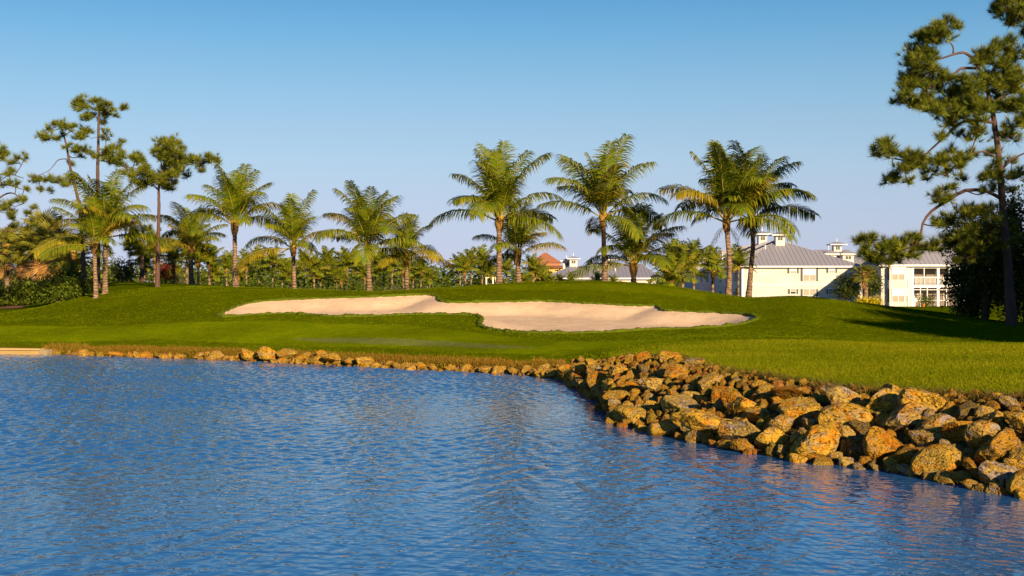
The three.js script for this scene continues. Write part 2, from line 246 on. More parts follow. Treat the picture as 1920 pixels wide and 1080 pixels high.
// ------------------------------------------------------------------ water: wind ripples as real waves, with finer ones as a normal map
{
  const rnd = rngOf(5), waves = [], fine = [];
  for (let i = 0; i < 44; i++) { const lam = 0.27 * Math.pow(0.7 / 0.27, rnd() ** 1.6), th = (rnd() - 0.5) * 3.4 + 1.4, k = 2 * Math.PI / lam, sl = 0.029 * (0.6 + rnd() * 0.8); waves.push([k * Math.cos(th), k * Math.sin(th), rnd() * 6.283, sl / k]); }
  const gust = (x, d) => { // patches where the wind ruffles the water more or less; sheltered close to the rocks
    let m = 0.92 + 1.0 * fbm(x * 0.06 + 3, d * 0.10, 2, 3); m *= 0.2 + 0.8 * sstep(15, 24, d + 5 * fbm(x * 0.12, d * 0.2, 4, 3));
    const X = 960 + F * x / Math.max(5, d), sd = column(X).D[2], lee = X > 1000 ? sstep(0.1, 3.4, sd - d) : 1; return Math.max(0.15, m) * (0.4 + 0.6 * lee) * (1 - 0.86 * Math.exp(-(((x - 1.3) / 1.5) ** 2) - ((d - 31) / 2.4) ** 2));
  };
  const p = [], nn = [], uv = [], idx = [], xs = [], ds = [];
  for (let X = -60; X <= 1990; X += 4.1) xs.push(X); for (let d = 12.4; d < 66; d += 0.045 + (d - 12) * 0.0011) ds.push(d);
  for (const d of ds) for (const X of xs) {
    const x = (X - 960) / F * d; let y = 0, sx = 0, sz = 0; const m = gust(x, d); for (const [kx, kz, ph, a] of waves) { const q = kx * x - kz * d + ph; y += a * Math.sin(q); const c = a * Math.cos(q); sx += c * kx; sz += c * kz; }
    const edge = Math.min(1, (X + 60) / 60, (1990 - X) / 60, (d - 12.4) / 0.6), n = V(-sx * m, 1, -sz * m).normalize(); p.push(x, y * m * edge, -d); nn.push(n.x, n.y, n.z); uv.push(x / 16, d / 16);
  }
  const nx = xs.length; for (let j = 0; j < ds.length - 1; j++) for (let i = 0; i < nx - 1; i++) { const a = j * nx + i; idx.push(a, a + 1, a + nx + 1, a, a + nx + 1, a + nx); }
  const quad = q => { const b = p.length / 3; for (const [x, z] of q) { p.push(x, 0, z); nn.push(0, 1, 0); uv.push(x / 16, -z / 16); } idx.push(b, b + 1, b + 2, b, b + 2, b + 3); };
  const xl = d => (-60 - 960) / F * d, xr = d => (1990 - 960) / F * d, dn = ds[0], df = ds[ds.length - 1];
  quad([[-320, 200], [320, 200], [xr(dn), -dn], [xl(dn), -dn]]); quad([[-320, 200], [xl(dn), -dn], [xl(df), -df], [-320, -df]]); quad([[320, 200], [320, -df], [xr(df), -df], [xr(dn), -dn]]);
  const g = new THREE.BufferGeometry(); g.setAttribute('position', new THREE.Float32BufferAttribute(p, 3)); g.setAttribute('normal', new THREE.Float32BufferAttribute(nn, 3)); g.setAttribute('uv', new THREE.Float32BufferAttribute(uv, 2)); g.setIndex(idx);
  const N = 1024, L = 16, data = new Uint8Array(N * N * 4), tab = new Float32Array(N); for (let i = 0; i < N; i++) tab[i] = Math.sin(i / N * 2 * Math.PI);
  for (let i = 0; i < 26; i++) { const lam = 0.10 + 0.15 * rnd(), th = (rnd() - 0.5) * 4 + 1.4, kx = Math.round(L / lam * Math.cos(th)), ky = Math.round(L / lam * Math.sin(th)), k = Math.hypot(kx, ky), s = 0.0105 * (0.6 + 0.8 * rnd()); fine.push([kx, ky, Math.floor(rnd() * N), s * kx / k, s * ky / k]); }
  for (let j = 0; j < N; j++) for (let i = 0; i < N; i++) { let sx = 0, sy = 0; for (const q of fine) { const s = tab[(q[0] * i + q[1] * j + q[2]) & (N - 1)]; sx += s * q[3]; sy += s * q[4]; } const o = (j * N + i) * 4; data[o] = 127.5 - Math.max(-1, Math.min(1, sx * 2.5)) * 127.5; data[o + 1] = 127.5 - Math.max(-1, Math.min(1, sy * 2.5)) * 127.5; data[o + 2] = 255; data[o + 3] = 255; }
  const tx = new THREE.DataTexture(data, N, N); tx.wrapS = tx.wrapT = THREE.RepeatWrapping; tx.magFilter = THREE.LinearFilter; tx.minFilter = THREE.LinearFilter; tx.needsUpdate = true;
  structure('lake_water', g, new THREE.MeshPhysicalMaterial({ color: col(0.024, 0.118, 0.315), roughness: 0.05, ior: 1.6, normalMap: tx, normalScale: new THREE.Vector2(0.4, 0.4) }));
}

// ------------------------------------------------------------------ limestone riprap
const rockTex = CT(1024, (u, v) => {
  const a = fbm(u * 5, v * 5, 2, 4, 5), b = fbm(u * 9 + 3, v * 9, 7, 4, 9), f = fbm(u * 44, v * 44, 5, 4, 44), p = fbm(u * 30, v * 30, 11, 3, 30), q = fbm(u * 75, v * 75, 13, 2, 75);
  let c = [0.40, 0.255, 0.04]; const o = sstep(0.02, 0.30, a), gr = sstep(0.08, 0.34, b);
  c = [lerp(c[0], 0.41, o), lerp(c[1], 0.19, o), lerp(c[2], 0.02, o)];
  c = [lerp(c[0], 0.31, gr), lerp(c[1], 0.225, gr), lerp(c[2], 0.11, gr)];
  const k = 0.88 + 0.6 * f, pit = sstep(0.22, 0.40, p) * 0.7, pit2 = sstep(0.24, 0.44, q) * 0.5, dk = (1 - pit) * (1 - pit2);
  return c.map(x => Math.sqrt(Math.max(0, x * k * dk)));          // stored as a square root to keep the darks
});
{ const d = rockTex.image.data; for (let i = 0; i < d.length; i += 4) for (let q = 0; q < 3; q++) { const l = (d[i + q] / 255) ** 2; d[i + q] = 255 * (l <= 0.0031308 ? l * 12.92 : 1.055 * l ** (1 / 2.4) - 0.055); } rockTex.colorSpace = THREE.SRGBColorSpace; }
const rockBump = CT(512, (u, v) => { const p = fbm(u * 30, v * 30, 11, 3, 30), f = fbm(u * 44, v * 44, 5, 4, 44), k = 0.6 + 0.5 * f - 0.5 * sstep(0.14, 0.36, p); return [k, k, k]; });
const rockMats = [[1, 1, 1], [1.15, 1.05, 0.8], [0.85, 0.9, 1.5], [0.9, 0.74, 0.55], [0.42, 0.45, 0.7]].map((c, i) => { const m = rockTex.clone(), b = rockBump.clone(), k = [1, 0.62, 0.5, 0.8, 0.7][i]; m.repeat.set(k, k); b.repeat.set(k, k); m.needsUpdate = b.needsUpdate = true; return std(c, 0.95, { map: m, bumpMap: b, bumpScale: 0.022 }); });
function rockGeo(seed, detail) {
  const r = rngOf(seed), planes = []; for (let i = 0; i < 13; i++) { const z = r() * 2 - 1, a = r() * 6.283, s = Math.sqrt(1 - z * z); planes.push([s * Math.cos(a), z, s * Math.sin(a), 0.44 + r() * 0.42]); }
  let g = mergeVertices(new THREE.IcosahedronGeometry(1, detail).deleteAttribute('normal').deleteAttribute('uv'), 1e-4); const p = g.attributes.position, o = seed * 3.7;
  for (let i = 0; i < p.count; i++) {
    const d = V(p.getX(i), p.getY(i), p.getZ(i)).normalize(); let R = 1;
    for (const q of planes) { const k = d.x * q[0] + d.y * q[1] + d.z * q[2]; if (k > 0.05) R = Math.min(R, q[3] / k); }
    R += 0.07 * fbm(d.x * 1.7 + o, d.y * 1.7, d.z * 1.7, 3) + 0.055 * fbm(d.x * 5 + o, d.y * 5, d.z * 5, 4);
    R -= 0.07 * (1 - sstep(0, 0.06, Math.abs(vnoise(d.x * 1.6 + o, d.y * 1.6 + 4, d.z * 1.6))));   // cracks
    p.setXYZ(i, d.x * R, d.y * R, d.z * R);
  }
  g = toCreasedNormals(g, 0.30); const q = g.attributes.position, uv = new Float32Array(q.count * 2), A = V(), B = V(), C = V();
  for (let i = 0; i < q.count; i += 3) {
    A.fromBufferAttribute(q, i); B.fromBufferAttribute(q, i + 1); C.fromBufferAttribute(q, i + 2); const n = B.clone().sub(A).cross(C.clone().sub(A)), ax = Math.abs(n.x), ay = Math.abs(n.y), az = Math.abs(n.z);
    [A, B, C].forEach((P, k) => { const [u, v] = ax > ay && ax > az ? [P.z, P.y] : ay > az ? [P.x, P.z] : [P.x, P.y]; uv[(i + k) * 2] = u * 0.55 + seed * 0.37; uv[(i + k) * 2 + 1] = v * 0.55 + seed * 0.19; });
  }
  g.setAttribute('uv', new THREE.BufferAttribute(uv, 2)); return g;
}
const bigRocks = [], smallRocks = []; for (let i = 0; i < 14; i++) { bigRocks.push(rockGeo(100 + i, 11)); smallRocks.push(rockGeo(300 + i, 5)); }
const bankDone = [];
const RL = {
  water: ['rugged ochre limestone boulder standing in the water at the foot of the riprap bank', 'boulders at the waterline of the riprap bank'],
  mid: ['rugged ochre limestone boulder lodged midway up the riprap bank', 'boulders midway up the riprap bank'],
  top: ['rugged ochre limestone boulder at the grassy top edge of the riprap bank', 'boulders along the top of the riprap bank'],
  dark: ['dark grey limestone boulder wedged among the ochre boulders of the riprap bank', 'dark boulders in the riprap bank'],
  small: ['small ochre rock filling a gap between the big boulders of the riprap bank', 'small rocks in the gaps of the riprap bank'],
  far: ['yellow limestone rock lying along the far grassy shore below the fairway', 'rocks along the far shore'],
};
function rock(c, rx, ry, rz, rnd, set, big, matK) {
  const m = shadows(new THREE.Mesh((big ? bigRocks : smallRocks)[Math.floor(rnd() * 14)], rockMats[matK ?? Math.floor(rnd() * 4)]));
  m.name = numbered('limestone_rock'); m.position.copy(c); m.scale.set(rx, ry, rz); m.rotation.set((rnd() - 0.5) * 0.5, Math.floor(rnd() * 2) * Math.PI + (rnd() - 0.5) * 1.0, (rnd() - 0.5) * 0.9); scene.add(m);
  tag(m, RL[set][0], 'rock', RL[set][1]); bankDone.push([c.x, c.y, c.z, (rx + ry + rz) / 3 * 0.85]); return m;
}
{
  const rnd = rngOf(77);
  // the boulders that can be told apart in the photograph: column, row, width, height in its pixels, resting on the bank
  const hero = [[1181, 782, 56, 40], [1128, 769, 28, 24], [1098, 722, 41, 20], [1128, 737, 34, 24], [1160, 747, 43, 22], [1226, 724, 60, 34], [1156, 702, 41, 32], [1122, 702, 34, 30], [1203, 674, 28, 28], [1261, 672, 40, 28], [1186, 677, 24, 22], [1308, 681, 46, 24], [1274, 764, 86, 48], [1321, 801, 94, 58], [1252, 807, 50, 36], [1280, 789, 40, 26], [1383, 760, 52, 46], [1387, 809, 54, 47], [1366, 836, 38, 18], [1301, 719, 30, 32], [1332, 722, 56, 36], [1270, 703, 52, 30], [1391, 764, 62, 46], [1508, 779, 72, 60], [1588, 751, 78, 50], [1597, 794, 85, 54], [1545, 840, 88, 64], [1452, 825, 56, 44], [1403, 816, 78, 48], [1445, 733, 36, 26], [1499, 738, 70, 30], [1614, 846, 57, 46, 4], [1664, 838, 50, 58], [1527, 796, 42, 26], [1625, 808, 48, 32, 4], [1680, 738, 56, 46], [1753, 762, 88, 54], [1704, 792, 76, 50], [1673, 841, 70, 62], [1773, 801, 66, 36], [1771, 874, 78, 58], [1858, 823, 60, 46], [1884, 852, 78, 62], [1873, 792, 48, 42], [1900, 758, 38, 30], [1820, 774, 52, 32, 4], [1882, 897, 70, 56], [1827, 876, 28, 26], [1811, 900, 32, 20], [1829, 913, 34, 22], [1704, 884, 27, 22], [1713, 857, 58, 28], [1753, 828, 58, 32], [1815, 814, 66, 36], [1649, 880, 26, 12], [1677, 881, 16, 15], [1629, 868, 20, 22], [1560, 812, 40, 28, 4], [1474, 800, 44, 30], [1350, 745, 44, 32], [1430, 780, 44, 34], [1930, 800, 60, 44], [1940, 860, 70, 50], [1936, 912, 60, 44]];
  for (const [X, Y, w, h, k] of hero) {
    const foot0 = Math.min(column(X).D[2] + 0.1, 99), p = ground(X, Y, 15, 0.12), s = F / -p.z, rx = w / s / 2, ry = h / s / 2;
    const c = p.clone(); c.z -= 0.2; const onEdge = -p.z - foot0;
    const set = k === 4 ? 'dark' : (-p.z > column(X).D[3] - 1.1 ? 'top' : onEdge < 1.1 ? 'water' : 'mid');
    const e = set === 'top' ? 1.12 : 1.36; rock(c, rx * e * 1.06, ry * e, Math.max(rx, ry) * 1.15, rnd, set, true, k);
  }
  // the far shore
  for (const [X, Y, w, h] of [[165, 661, 12, 8], [215, 664, 27, 14], [240, 667, 18, 8], [262, 666, 28, 13], [305, 667, 30, 14], [340, 668, 20, 9], [375, 666, 28, 15], [405, 667, 30, 18], [430, 671, 20, 12], [445, 669, 20, 14], [467, 665, 37, 27], [505, 665, 40, 32], [528, 677, 18, 10], [540, 664, 36, 20], [560, 674, 18, 12], [575, 667, 22, 14], [590, 676, 32, 15], [603, 664, 18, 15], [625, 671, 42, 22], [655, 678, 26, 17], [685, 677, 38, 19], [705, 683, 20, 11], [728, 682, 18, 10], [745, 685, 16, 10], [770, 686, 31, 12], [793, 687, 20, 12], [812, 690, 16, 11], [840, 692, 18, 9], [870, 691, 26, 12], [893, 694, 18, 9], [912, 693, 36, 15], [942, 694, 20, 18], [965, 695, 24, 14], [985, 692, 26, 18], [1005, 697, 28, 16], [1022, 692, 26, 20], [1040, 700, 28, 18], [1060, 694, 28, 20], [1075, 703, 24, 16], [1090, 690, 28, 20], [1105, 680, 24, 18]]) {
    const d = column(X).D[2] + 0.25 + Math.max(0, (column(X).D[2] > 0 ? (F * CAM / column(X).D[2] + HOR - 0.5 - Y - h / 2) : 0)) * 0.06, p = at(X, Y, d), s = F / d; rock(p, w / s / 2 * 1.25, h / s / 2 * 1.1, w / s / 2, rnd, 'far', false, rnd() < 0.7 ? 1 : 0);
  }
  for (let i = 0; i < 56; i++) { const X = 130 + rnd() * 900, c = column(X), d = c.D[2] - 0.05 + rnd() * 0.5, q = 0.10 + rnd() * 0.14; rock(V((X - 960) / F * d, heightXd(X, d) + q * 0.2, -d), q * 1.4, q, q * 1.2, rnd, 'far', false, rnd() < 0.6 ? 1 : 0); }
  // the rest of the bank, packed between those
  let n = 0; const extra = [];
  for (let tries = 0; tries < 9000 && extra.length < 900; tries++) {
    const X = 1048 + rnd() * 960, c = column(X), t = Math.pow(rnd(), 0.9), d = lerp(c.D[2] - 0.1, c.D[3] + 0.15, t), x = (X - 960) / F * d;
    const r = (X < 1120 ? 0.18 : 0.13) + rnd() * rnd() * (t > 0.68 ? 0.10 : 0.30), y = heightXd(X, d) + r * (t > 0.75 ? 0.05 : 0.25); let ok = true;
    for (const q of bankDone) if ((q[0] - x) ** 2 + (q[2] + d) ** 2 + (q[1] - y) ** 2 < (0.80 * (q[3] + r)) ** 2) { ok = false; break; }
    if (!ok) continue; extra.push([X, d, x, y, r, t]); bankDone.push([x, y, -d, r]);
  }
  extra.sort((a, b) => b[4] / b[1] - a[4] / a[1]);
  const rub = [];
  extra.forEach(([X, d, x, y, r, t], i) => {
    const sx = 0.85 + rnd() * 0.5, sy = 0.7 + rnd() * 0.45, sz = 0.85 + rnd() * 0.4;
    if (i < 132) { rock(V(x, y, -d), r * sx, r * sy, r * sz, rnd, r < 0.25 ? 'small' : t < 0.22 ? 'water' : t > 0.8 ? 'top' : 'mid', r > 0.3, rnd() < 0.05 ? 4 : undefined); bankDone.pop(); }
    else rub.push([x, y, -d, r * sx, r * sy, r * sz]);
  });
  for (let i = 0; i < 420; i++) { const X = 1100 + rnd() * 900, c = column(X), d = lerp(c.D[2], c.D[3], rnd()); const r = 0.06 + rnd() * 0.09; rub.push([(X - 960) / F * d, heightXd(X, d) + 0.02, -d, r, r * 0.8, r]); }
  for (let i = 0; i < 260; i++) { const X = 95 + rnd() * 980, c = column(X), d = c.D[2] - 0.05 + rnd() * rnd() * 1.3, r = 0.05 + rnd() * rnd() * 0.16; rub.push([(X - 960) / F * d, heightXd(X, d) + 0.02, -d, r * 1.2, r * 0.8, r]); }
  const im = shadows(new THREE.InstancedMesh(rockGeo(511, 3), rockMats[0], rub.length)), M = new THREE.Matrix4(), Q = new THREE.Quaternion(), E = new THREE.Euler();
  rub.forEach(([x, y, z, a, b, c], i) => { E.set(rnd() * 6, rnd() * 6, rnd() * 6); M.compose(V(x, y, z), Q.setFromEuler(E), V(a, b, c)); im.setMatrixAt(i, M); im.setColorAt(i, col(0.8 + rnd() * 0.4, 0.75 + rnd() * 0.3, 0.6 + rnd() * 0.3)); });
  im.name = 'rock_rubble'; scene.add(tag(im, 'loose ochre rubble scattered between the boulders along the shore', 'rubble', null, 'stuff'));
}
// concrete sea wall at the end of the far shore: a wall with a coping and its end pier
{
  const a = at(-420, 664, column(-420).D[2] - 0.15), b = at(77, 664, column(77).D[2] - 0.15), e = at(92, 664, column(92).D[2] - 0.1); for (const p of [a, b, e]) p.y = 0;
  const w = thing('sea_wall', b, 'low pale concrete sea wall holding the grass at the far shore', 'wall'); const ang = Math.atan2(-(a.z - b.z), a.x - b.x), len = a.distanceTo(b);
  const cm = std([0.42, 0.29, 0.12], 0.9, { map: sandTex }), bx = (x0, x1, y0, y1, z0, z1) => new THREE.BoxGeometry(x1 - x0, y1 - y0, z1 - z0).translate((x0 + x1) / 2, (y0 + y1) / 2, (z0 + z1) / 2);
  const g = new THREE.Group(); w.rotation.y = ang; part('wall_face', bx(0, len, -0.6, 0.19, -0.12, 0.2), cm, w); part('coping', bx(-0.03, len, 0.192, 0.27, -0.2, 0.25), std([0.50, 0.35, 0.15], 0.9, { map: sandTex }), w); part('end_pier', bx(-0.42, -0.034, -0.6, 0.235, -0.16, 0.24), std([0.32, 0.25, 0.15], 0.95, { map: sandTex }), w);
}

// ------------------------------------------------------------------ grass blades over the lawns, dry grass and weeds on the shore
function tuftGeo(seed, n, h, spread, lean, w) {
  const r = rngOf(seed), g = new GB(), c = [1, 1, 1];
  for (let i = 0; i < n; i++) { const a = r() * 6.28, x = (r() - 0.5) * spread, z = (r() - 0.5) * spread, l = h * (0.6 + r() * 0.7), dx = Math.cos(a), dz = Math.sin(a), o = l * lean * (0.4 + r()); const k = 0.75 + r() * 0.5, cc = [k, k, k]; const p0 = g.v(x - dz * w, -0.01, z + dx * w, cc), p1 = g.v(x + dz * w, -0.01, z - dx * w, cc), p2 = g.v(x + dx * o * 0.4 + dz * w * 0.7, l * 0.6, z + dz * o * 0.4 - dx * w * 0.7, cc), p3 = g.v(x + dx * o * 0.4 - dz * w * 0.7, l * 0.6, z + dz * o * 0.4 + dx * w * 0.7, cc), p4 = g.v(x + dx * o, l, z + dz * o, cc); g.q(p0, p1, p2, p3); g.t(p3, p2, p4); }
  return g.geo(false);
}
function scatter(name, label, category, geo, spots, sc, colorOf, seed) {
  const im = shadows(new THREE.InstancedMesh(geo, std([1, 1, 1], 0.9, { vertexColors: true, specularIntensity: 0.05 }), spots.length)), M = new THREE.Matrix4(), Q = new THREE.Quaternion(), r = rngOf(seed), Y = V(0, 1, 0);
  spots.forEach(([x, y, z], i) => { const k = sc * (0.7 + r() * 0.6); M.compose(V(x, y, z), Q.setFromAxisAngle(Y, r() * 6.28), V(k, k * (0.8 + r() * 0.5), k)); im.setMatrixAt(i, M); im.setColorAt(i, colorOf(r, x, z)); });
  im.name = name; scene.add(tag(im, label, category, null, 'stuff'));
}
{
  const r = rngOf(21), near = [], far = [], dry = [], weeds = [];
  while (near.length < 62000) { const X = 1130 + r() * 890, d = 21 + Math.pow(r(), 1.15) * 29, c = column(X); if (d < c.D[3] - 0.1 + 0.15 * fbm(X * 0.03, 1, 1, 2) || d > 51 - 4 * r() * r() || r() > (X - 1130) / 170) continue; const x = (X - 960) / F * d; near.push([x, heightXd(X, d), -d]); }
  while (far.length < 40000) { const X = -40 + r() * 2010, d = 42 + r() * 42, c = column(X), x = (X - 960) / F * d; if (d < c.D[2] + 1.2 || (X > 1180 && d < 49)) continue; if (inBunker(x, -d)) continue; if (inside(fairway, x, -d) && r() < 0.93) continue; far.push([x, heightXd(X, d), -d]); }
  while (dry.length < 8000) { const X = 88 + r() * 1000, c = column(X), d = c.D[2] + 0.75 + r() * (X < 1000 ? 1.5 : 2.2), x = (X - 960) / F * d; if (fbm(x * 0.8, d * 0.8, 3, 3) < -0.22 && r() < 0.8) continue; dry.push([x, heightXd(X, d), -d]); }
  while (weeds.length < 900) { const X = 1180 + r() * 820, c = column(X), d = c.D[3] - 0.5 + r() * 0.9, x = (X - 960) / F * d; weeds.push([x, heightXd(X, d), -d]); }
  const mix = (a, b) => (q, x, z) => { const t = Math.min(1, Math.max(0, q() * 0.7 + 0.5 * fbm(x * 0.3, z * 0.3, 2, 3) + 0.15)), k = 0.7 + q() * 0.6; return col(lerp(a[0], b[0], t) * k, lerp(a[1], b[1], t) * k, lerp(a[2], b[2], t) * k); };
  scatter('near_lawn_grass', 'short coarse lawn grass above the riprap bank', 'grass', tuftGeo(3, 6, 0.04, 0.14, 1.0, 0.0035), near, 1, mix([0.085, 0.13, 0.001], [0.235, 0.225, 0.006]), 31);
  scatter('rough_grass', 'short rough grass covering the slopes round the bunker', 'grass', tuftGeo(4, 6, 0.022, 0.2, 1.0, 0.006), far, 1, mix([0.105, 0.145, 0.001], [0.145, 0.178, 0.003]), 32);
  scatter('dry_shore_grass', 'dry reddish brown grass along the far shore above the rocks', 'grass', tuftGeo(5, 9, 0.17, 0.25, 1.0, 0.009), dry, 1, mix([0.26, 0.115, 0.02], [0.21, 0.17, 0.015]), 33);
  scatter('bank_weeds', 'brown and green weeds where the lawn meets the riprap bank', 'weeds', tuftGeo(6, 9, 0.13, 0.2, 1.1, 0.006), weeds, 1, mix([0.075, 0.08, 0.008], [0.15, 0.085, 0.03]), 34);
  const reed = [[1596, 868], [1582, 868], [1885, 922], [1893, 924], [1903, 923], [1912, 926], [1868, 920], [1072, 722], [1066, 719]].flatMap(([X, Y]) => Array.from({ length: 3 }, () => { const d = F * CAM / (Y - HOR); return [(X + (r() - 0.5) * 8 - 960) / F * d, 0, -d]; }));
  scatter('water_weeds', 'thin green weeds standing in the water at the foot of the rocks', 'weeds', tuftGeo(8, 4, 0.14, 0.05, 0.4, 0.005), reed, 1, mix([0.08, 0.16, 0.01], [0.2, 0.2, 0.03]), 35);
}

// ------------------------------------------------------------------ coconut palms
const leafMat = new THREE.MeshPhysicalMaterial({ color: col(1, 1, 1), vertexColors: true, roughness: 0.55, specularIntensity: 0.35, side: THREE.DoubleSide, transmission: 0, thickness: 0 });
const barkMat = std([1, 1, 1], 0.95, { vertexColors: true });
function frondGeo(seed, e0, bend, tone, nl = 62, wide = 1) {              // one pinnate frond 1 unit long, springing from the origin along +x
  const r = rngOf(seed), g = new GB(), N = 14, pts = [], tans = []; let x = 0, y = 0, e = e0; const sw = (r() - 0.5) * 0.3, twist = (r() - 0.5) * 0.9;
  for (let i = 0; i <= N; i++) { const t = i / N; e = e0 - bend * Math.pow(t, 1.7); pts.push(V(x, y, sw * t * t)); tans.push(V(Math.cos(e), Math.sin(e), sw * t * 2).normalize()); x += Math.cos(e) / N; y += Math.sin(e) / N; }
  const P = t => { const f = Math.min(N - 1e-6, t * N), i = Math.floor(f); return [pts[i].clone().lerp(pts[i + 1], f - i), tans[i].clone().lerp(tans[i + 1], f - i).normalize()]; };
  const rc = tone === 2 ? [0.20, 0.10, 0.03] : [0.26, 0.215, 0.035];
  g.tube(pts, 0.011, 0.002, 4, (t) => [lerp(rc[0] * 1.25, rc[0] * 0.7, t), lerp(rc[1] * 1.15, rc[1] * 0.85, t), rc[2]]);
  for (const s of [-1, 1]) for (let j = 0; j < nl; j++) {
    const t = 0.17 + 0.83 * (j + r() * 0.6) / nl; if (r() < 0.03) continue; const [p, T] = P(Math.min(0.999, t)), ca = Math.cos(twist * t), sa = Math.sin(twist * t);
    let S = V(0, 0, s), U = V().crossVectors(V(0, 0, 1), T).normalize(); S = S.multiplyScalar(ca).addScaledVector(U, sa * s);
    const len = (0.31 * Math.pow(Math.sin(Math.PI * Math.min(1, 0.12 + t * 0.83)), 0.55)) * (0.8 + r() * 0.35), fw = lerp(0.35, 1.15, t);
    const d1 = S.clone().multiplyScalar(0.95).addScaledVector(T, fw * 0.8).addScaledVector(U, 0.30 - 0.25 * t + (r() - 0.5) * 0.25).add(V(0, -0.12, 0)).normalize();
    const hang = lerp(0.35, 1.25, Math.abs(T.x)), d2 = d1.clone().add(V(0, -(0.45 + r() * 0.6) * hang, 0)).normalize(), d3 = d2.clone().add(V(0, -(0.4 + r() * 0.5) * hang, 0)).normalize();
    const w = 0.0068 * wide * (0.8 + 0.4 * r()), W = T.clone().addScaledVector(d1, -T.dot(d1)).normalize();
    const k = 0.72 + r() * 0.55, yl = r() * r(); const base = tone === 0 ? [lerp(0.076, 0.21, yl), lerp(0.122, 0.188, yl), 0.003] : tone === 1 ? [lerp(0.17, 0.27, yl), lerp(0.16, 0.20, yl), 0.008] : [0.24, 0.12, 0.035]; const c = base.map(v => v * k), ct = [c[0] * 1.25, c[1] * 1.05, c[2] * 1.5];
    const q1 = p.clone().addScaledVector(d1, len * 0.4), q2 = q1.clone().addScaledVector(d2, len * 0.33), q3 = q2.clone().addScaledVector(d3, len * 0.27);
    const a = g.v(p.x - W.x * w * 0.5, p.y - W.y * w * 0.5, p.z - W.z * w * 0.5, c), b = g.v(p.x + W.x * w * 0.5, p.y + W.y * w * 0.5, p.z + W.z * w * 0.5, c), c1 = g.v(q1.x + W.x * w, q1.y + W.y * w, q1.z + W.z * w, c), d = g.v(q1.x - W.x * w, q1.y - W.y * w, q1.z - W.z * w, c), e1 = g.v(q2.x + W.x * w * 0.75, q2.y + W.y * w * 0.75, q2.z + W.z * w * 0.75, ct), f1 = g.v(q2.x - W.x * w * 0.75, q2.y - W.y * w * 0.75, q2.z - W.z * w * 0.75, ct), h = g.v(q3.x, q3.y, q3.z, ct);
    g.q(a, b, c1, d); g.q(d, c1, e1, f1); g.t(f1, e1, h);
  }
  return g.geo();
}
const R = Math.PI / 180;
const frondClasses = [[86, 0.45], [78, 0.7], [69, 0.95], [57, 1.2], [44, 1.3], [29, 1.25], [9, 1.05]];
const fronds = [0, 1].map(tone => frondClasses.map(([e, b], k) => [0, 1, 2].map(v => frondGeo(1000 + tone * 100 + k * 10 + v, e * R, b * (0.85 + v * 0.18), tone))));
const deadFronds = [0, 1].map(v => frondGeo(1500 + v, -48 * R, 0.6, 2, 26));
function trunkGeo(pts, r0, r1, seed, darkAt = -1) {
  const c = curve(pts, 90), L = pts[0].distanceTo(pts[pts.length - 1]), rings = L / 0.17; const g = new GB();
  const rf = (t, a) => { const s = t * rings + 0.25 * vnoise(a, t * 9, seed), f = s - Math.floor(s); return lerp(r0, r1, Math.min(1, t * 1.6)) * (1 + 0.55 * Math.exp(-t * 16) + 0.22 * sstep(0.82, 1, t)) * (1 + 0.10 * (f - 0.5) + 0.07 * vnoise(a * 1.5, t * 40, seed)); };
  const cf = (t, a) => { const s = t * rings + 0.25 * vnoise(a, t * 9, seed), f = s - Math.floor(s), n = fbm(a * 1.2 + seed, t * 22, seed, 3); const scar = (f < 0.35 ? 0.38 : 1) * (0.95 + 0.75 * n) * (darkAt >= 0 ? lerp(0.5, 1, sstep(0.0, 0.22, Math.abs(t - darkAt))) : 1); return [0.25 * scar, 0.165 * scar, 0.11 * scar]; };
  return g.tube(c, rf, 0, 12, cf).geo();
}
function sheathGeo(r, seed) {                                       // the fibrous boot under the crown
  const g = new GB(), q = rngOf(seed), n = 46;
  g.tube([V(0, -r * 3.4, 0), V(0, -r * 1.5, 0), V(0, 0, 0), V(0, r * 2.2, 0)], (t, a) => r * (1.05 + 0.55 * Math.sin(t * 2.6)) * (1 + 0.2 * vnoise(a * 2, t * 5, seed)), 0, 10, (t, a) => { const n2 = 0.8 + 0.5 * vnoise(a * 3, t * 6, seed); return [lerp(0.22, 0.42, t) * n2, lerp(0.12, 0.24, t) * n2, 0.045 * n2]; });
  for (let i = 0; i < n; i++) { const a = q() * 6.28, y = r * (q() * 3.6 - 2.6), l = r * (0.9 + q() * 1.6), dx = Math.cos(a), dz = Math.sin(a), up = q() < 0.6 ? 1 : -1, w = r * 0.16, rr = r * 1.25, k = 0.6 + q() * 0.8, c = q() < 0.5 ? [0.34 * k, 0.17 * k, 0.05 * k] : [0.16 * k, 0.085 * k, 0.035 * k];
    const A = g.v(dx * rr - dz * w, y, dz * rr + dx * w, c), B = g.v(dx * rr + dz * w, y, dz * rr - dx * w, c), C = g.v(dx * (rr + l * 0.45), y + up * l, dz * (rr + l * 0.45), c); g.t(A, B, C); }
  return g.geo(false);
}
const nutMat = std([0.16, 0.12, 0.02], 0.5, { specularIntensity: 0.4 });
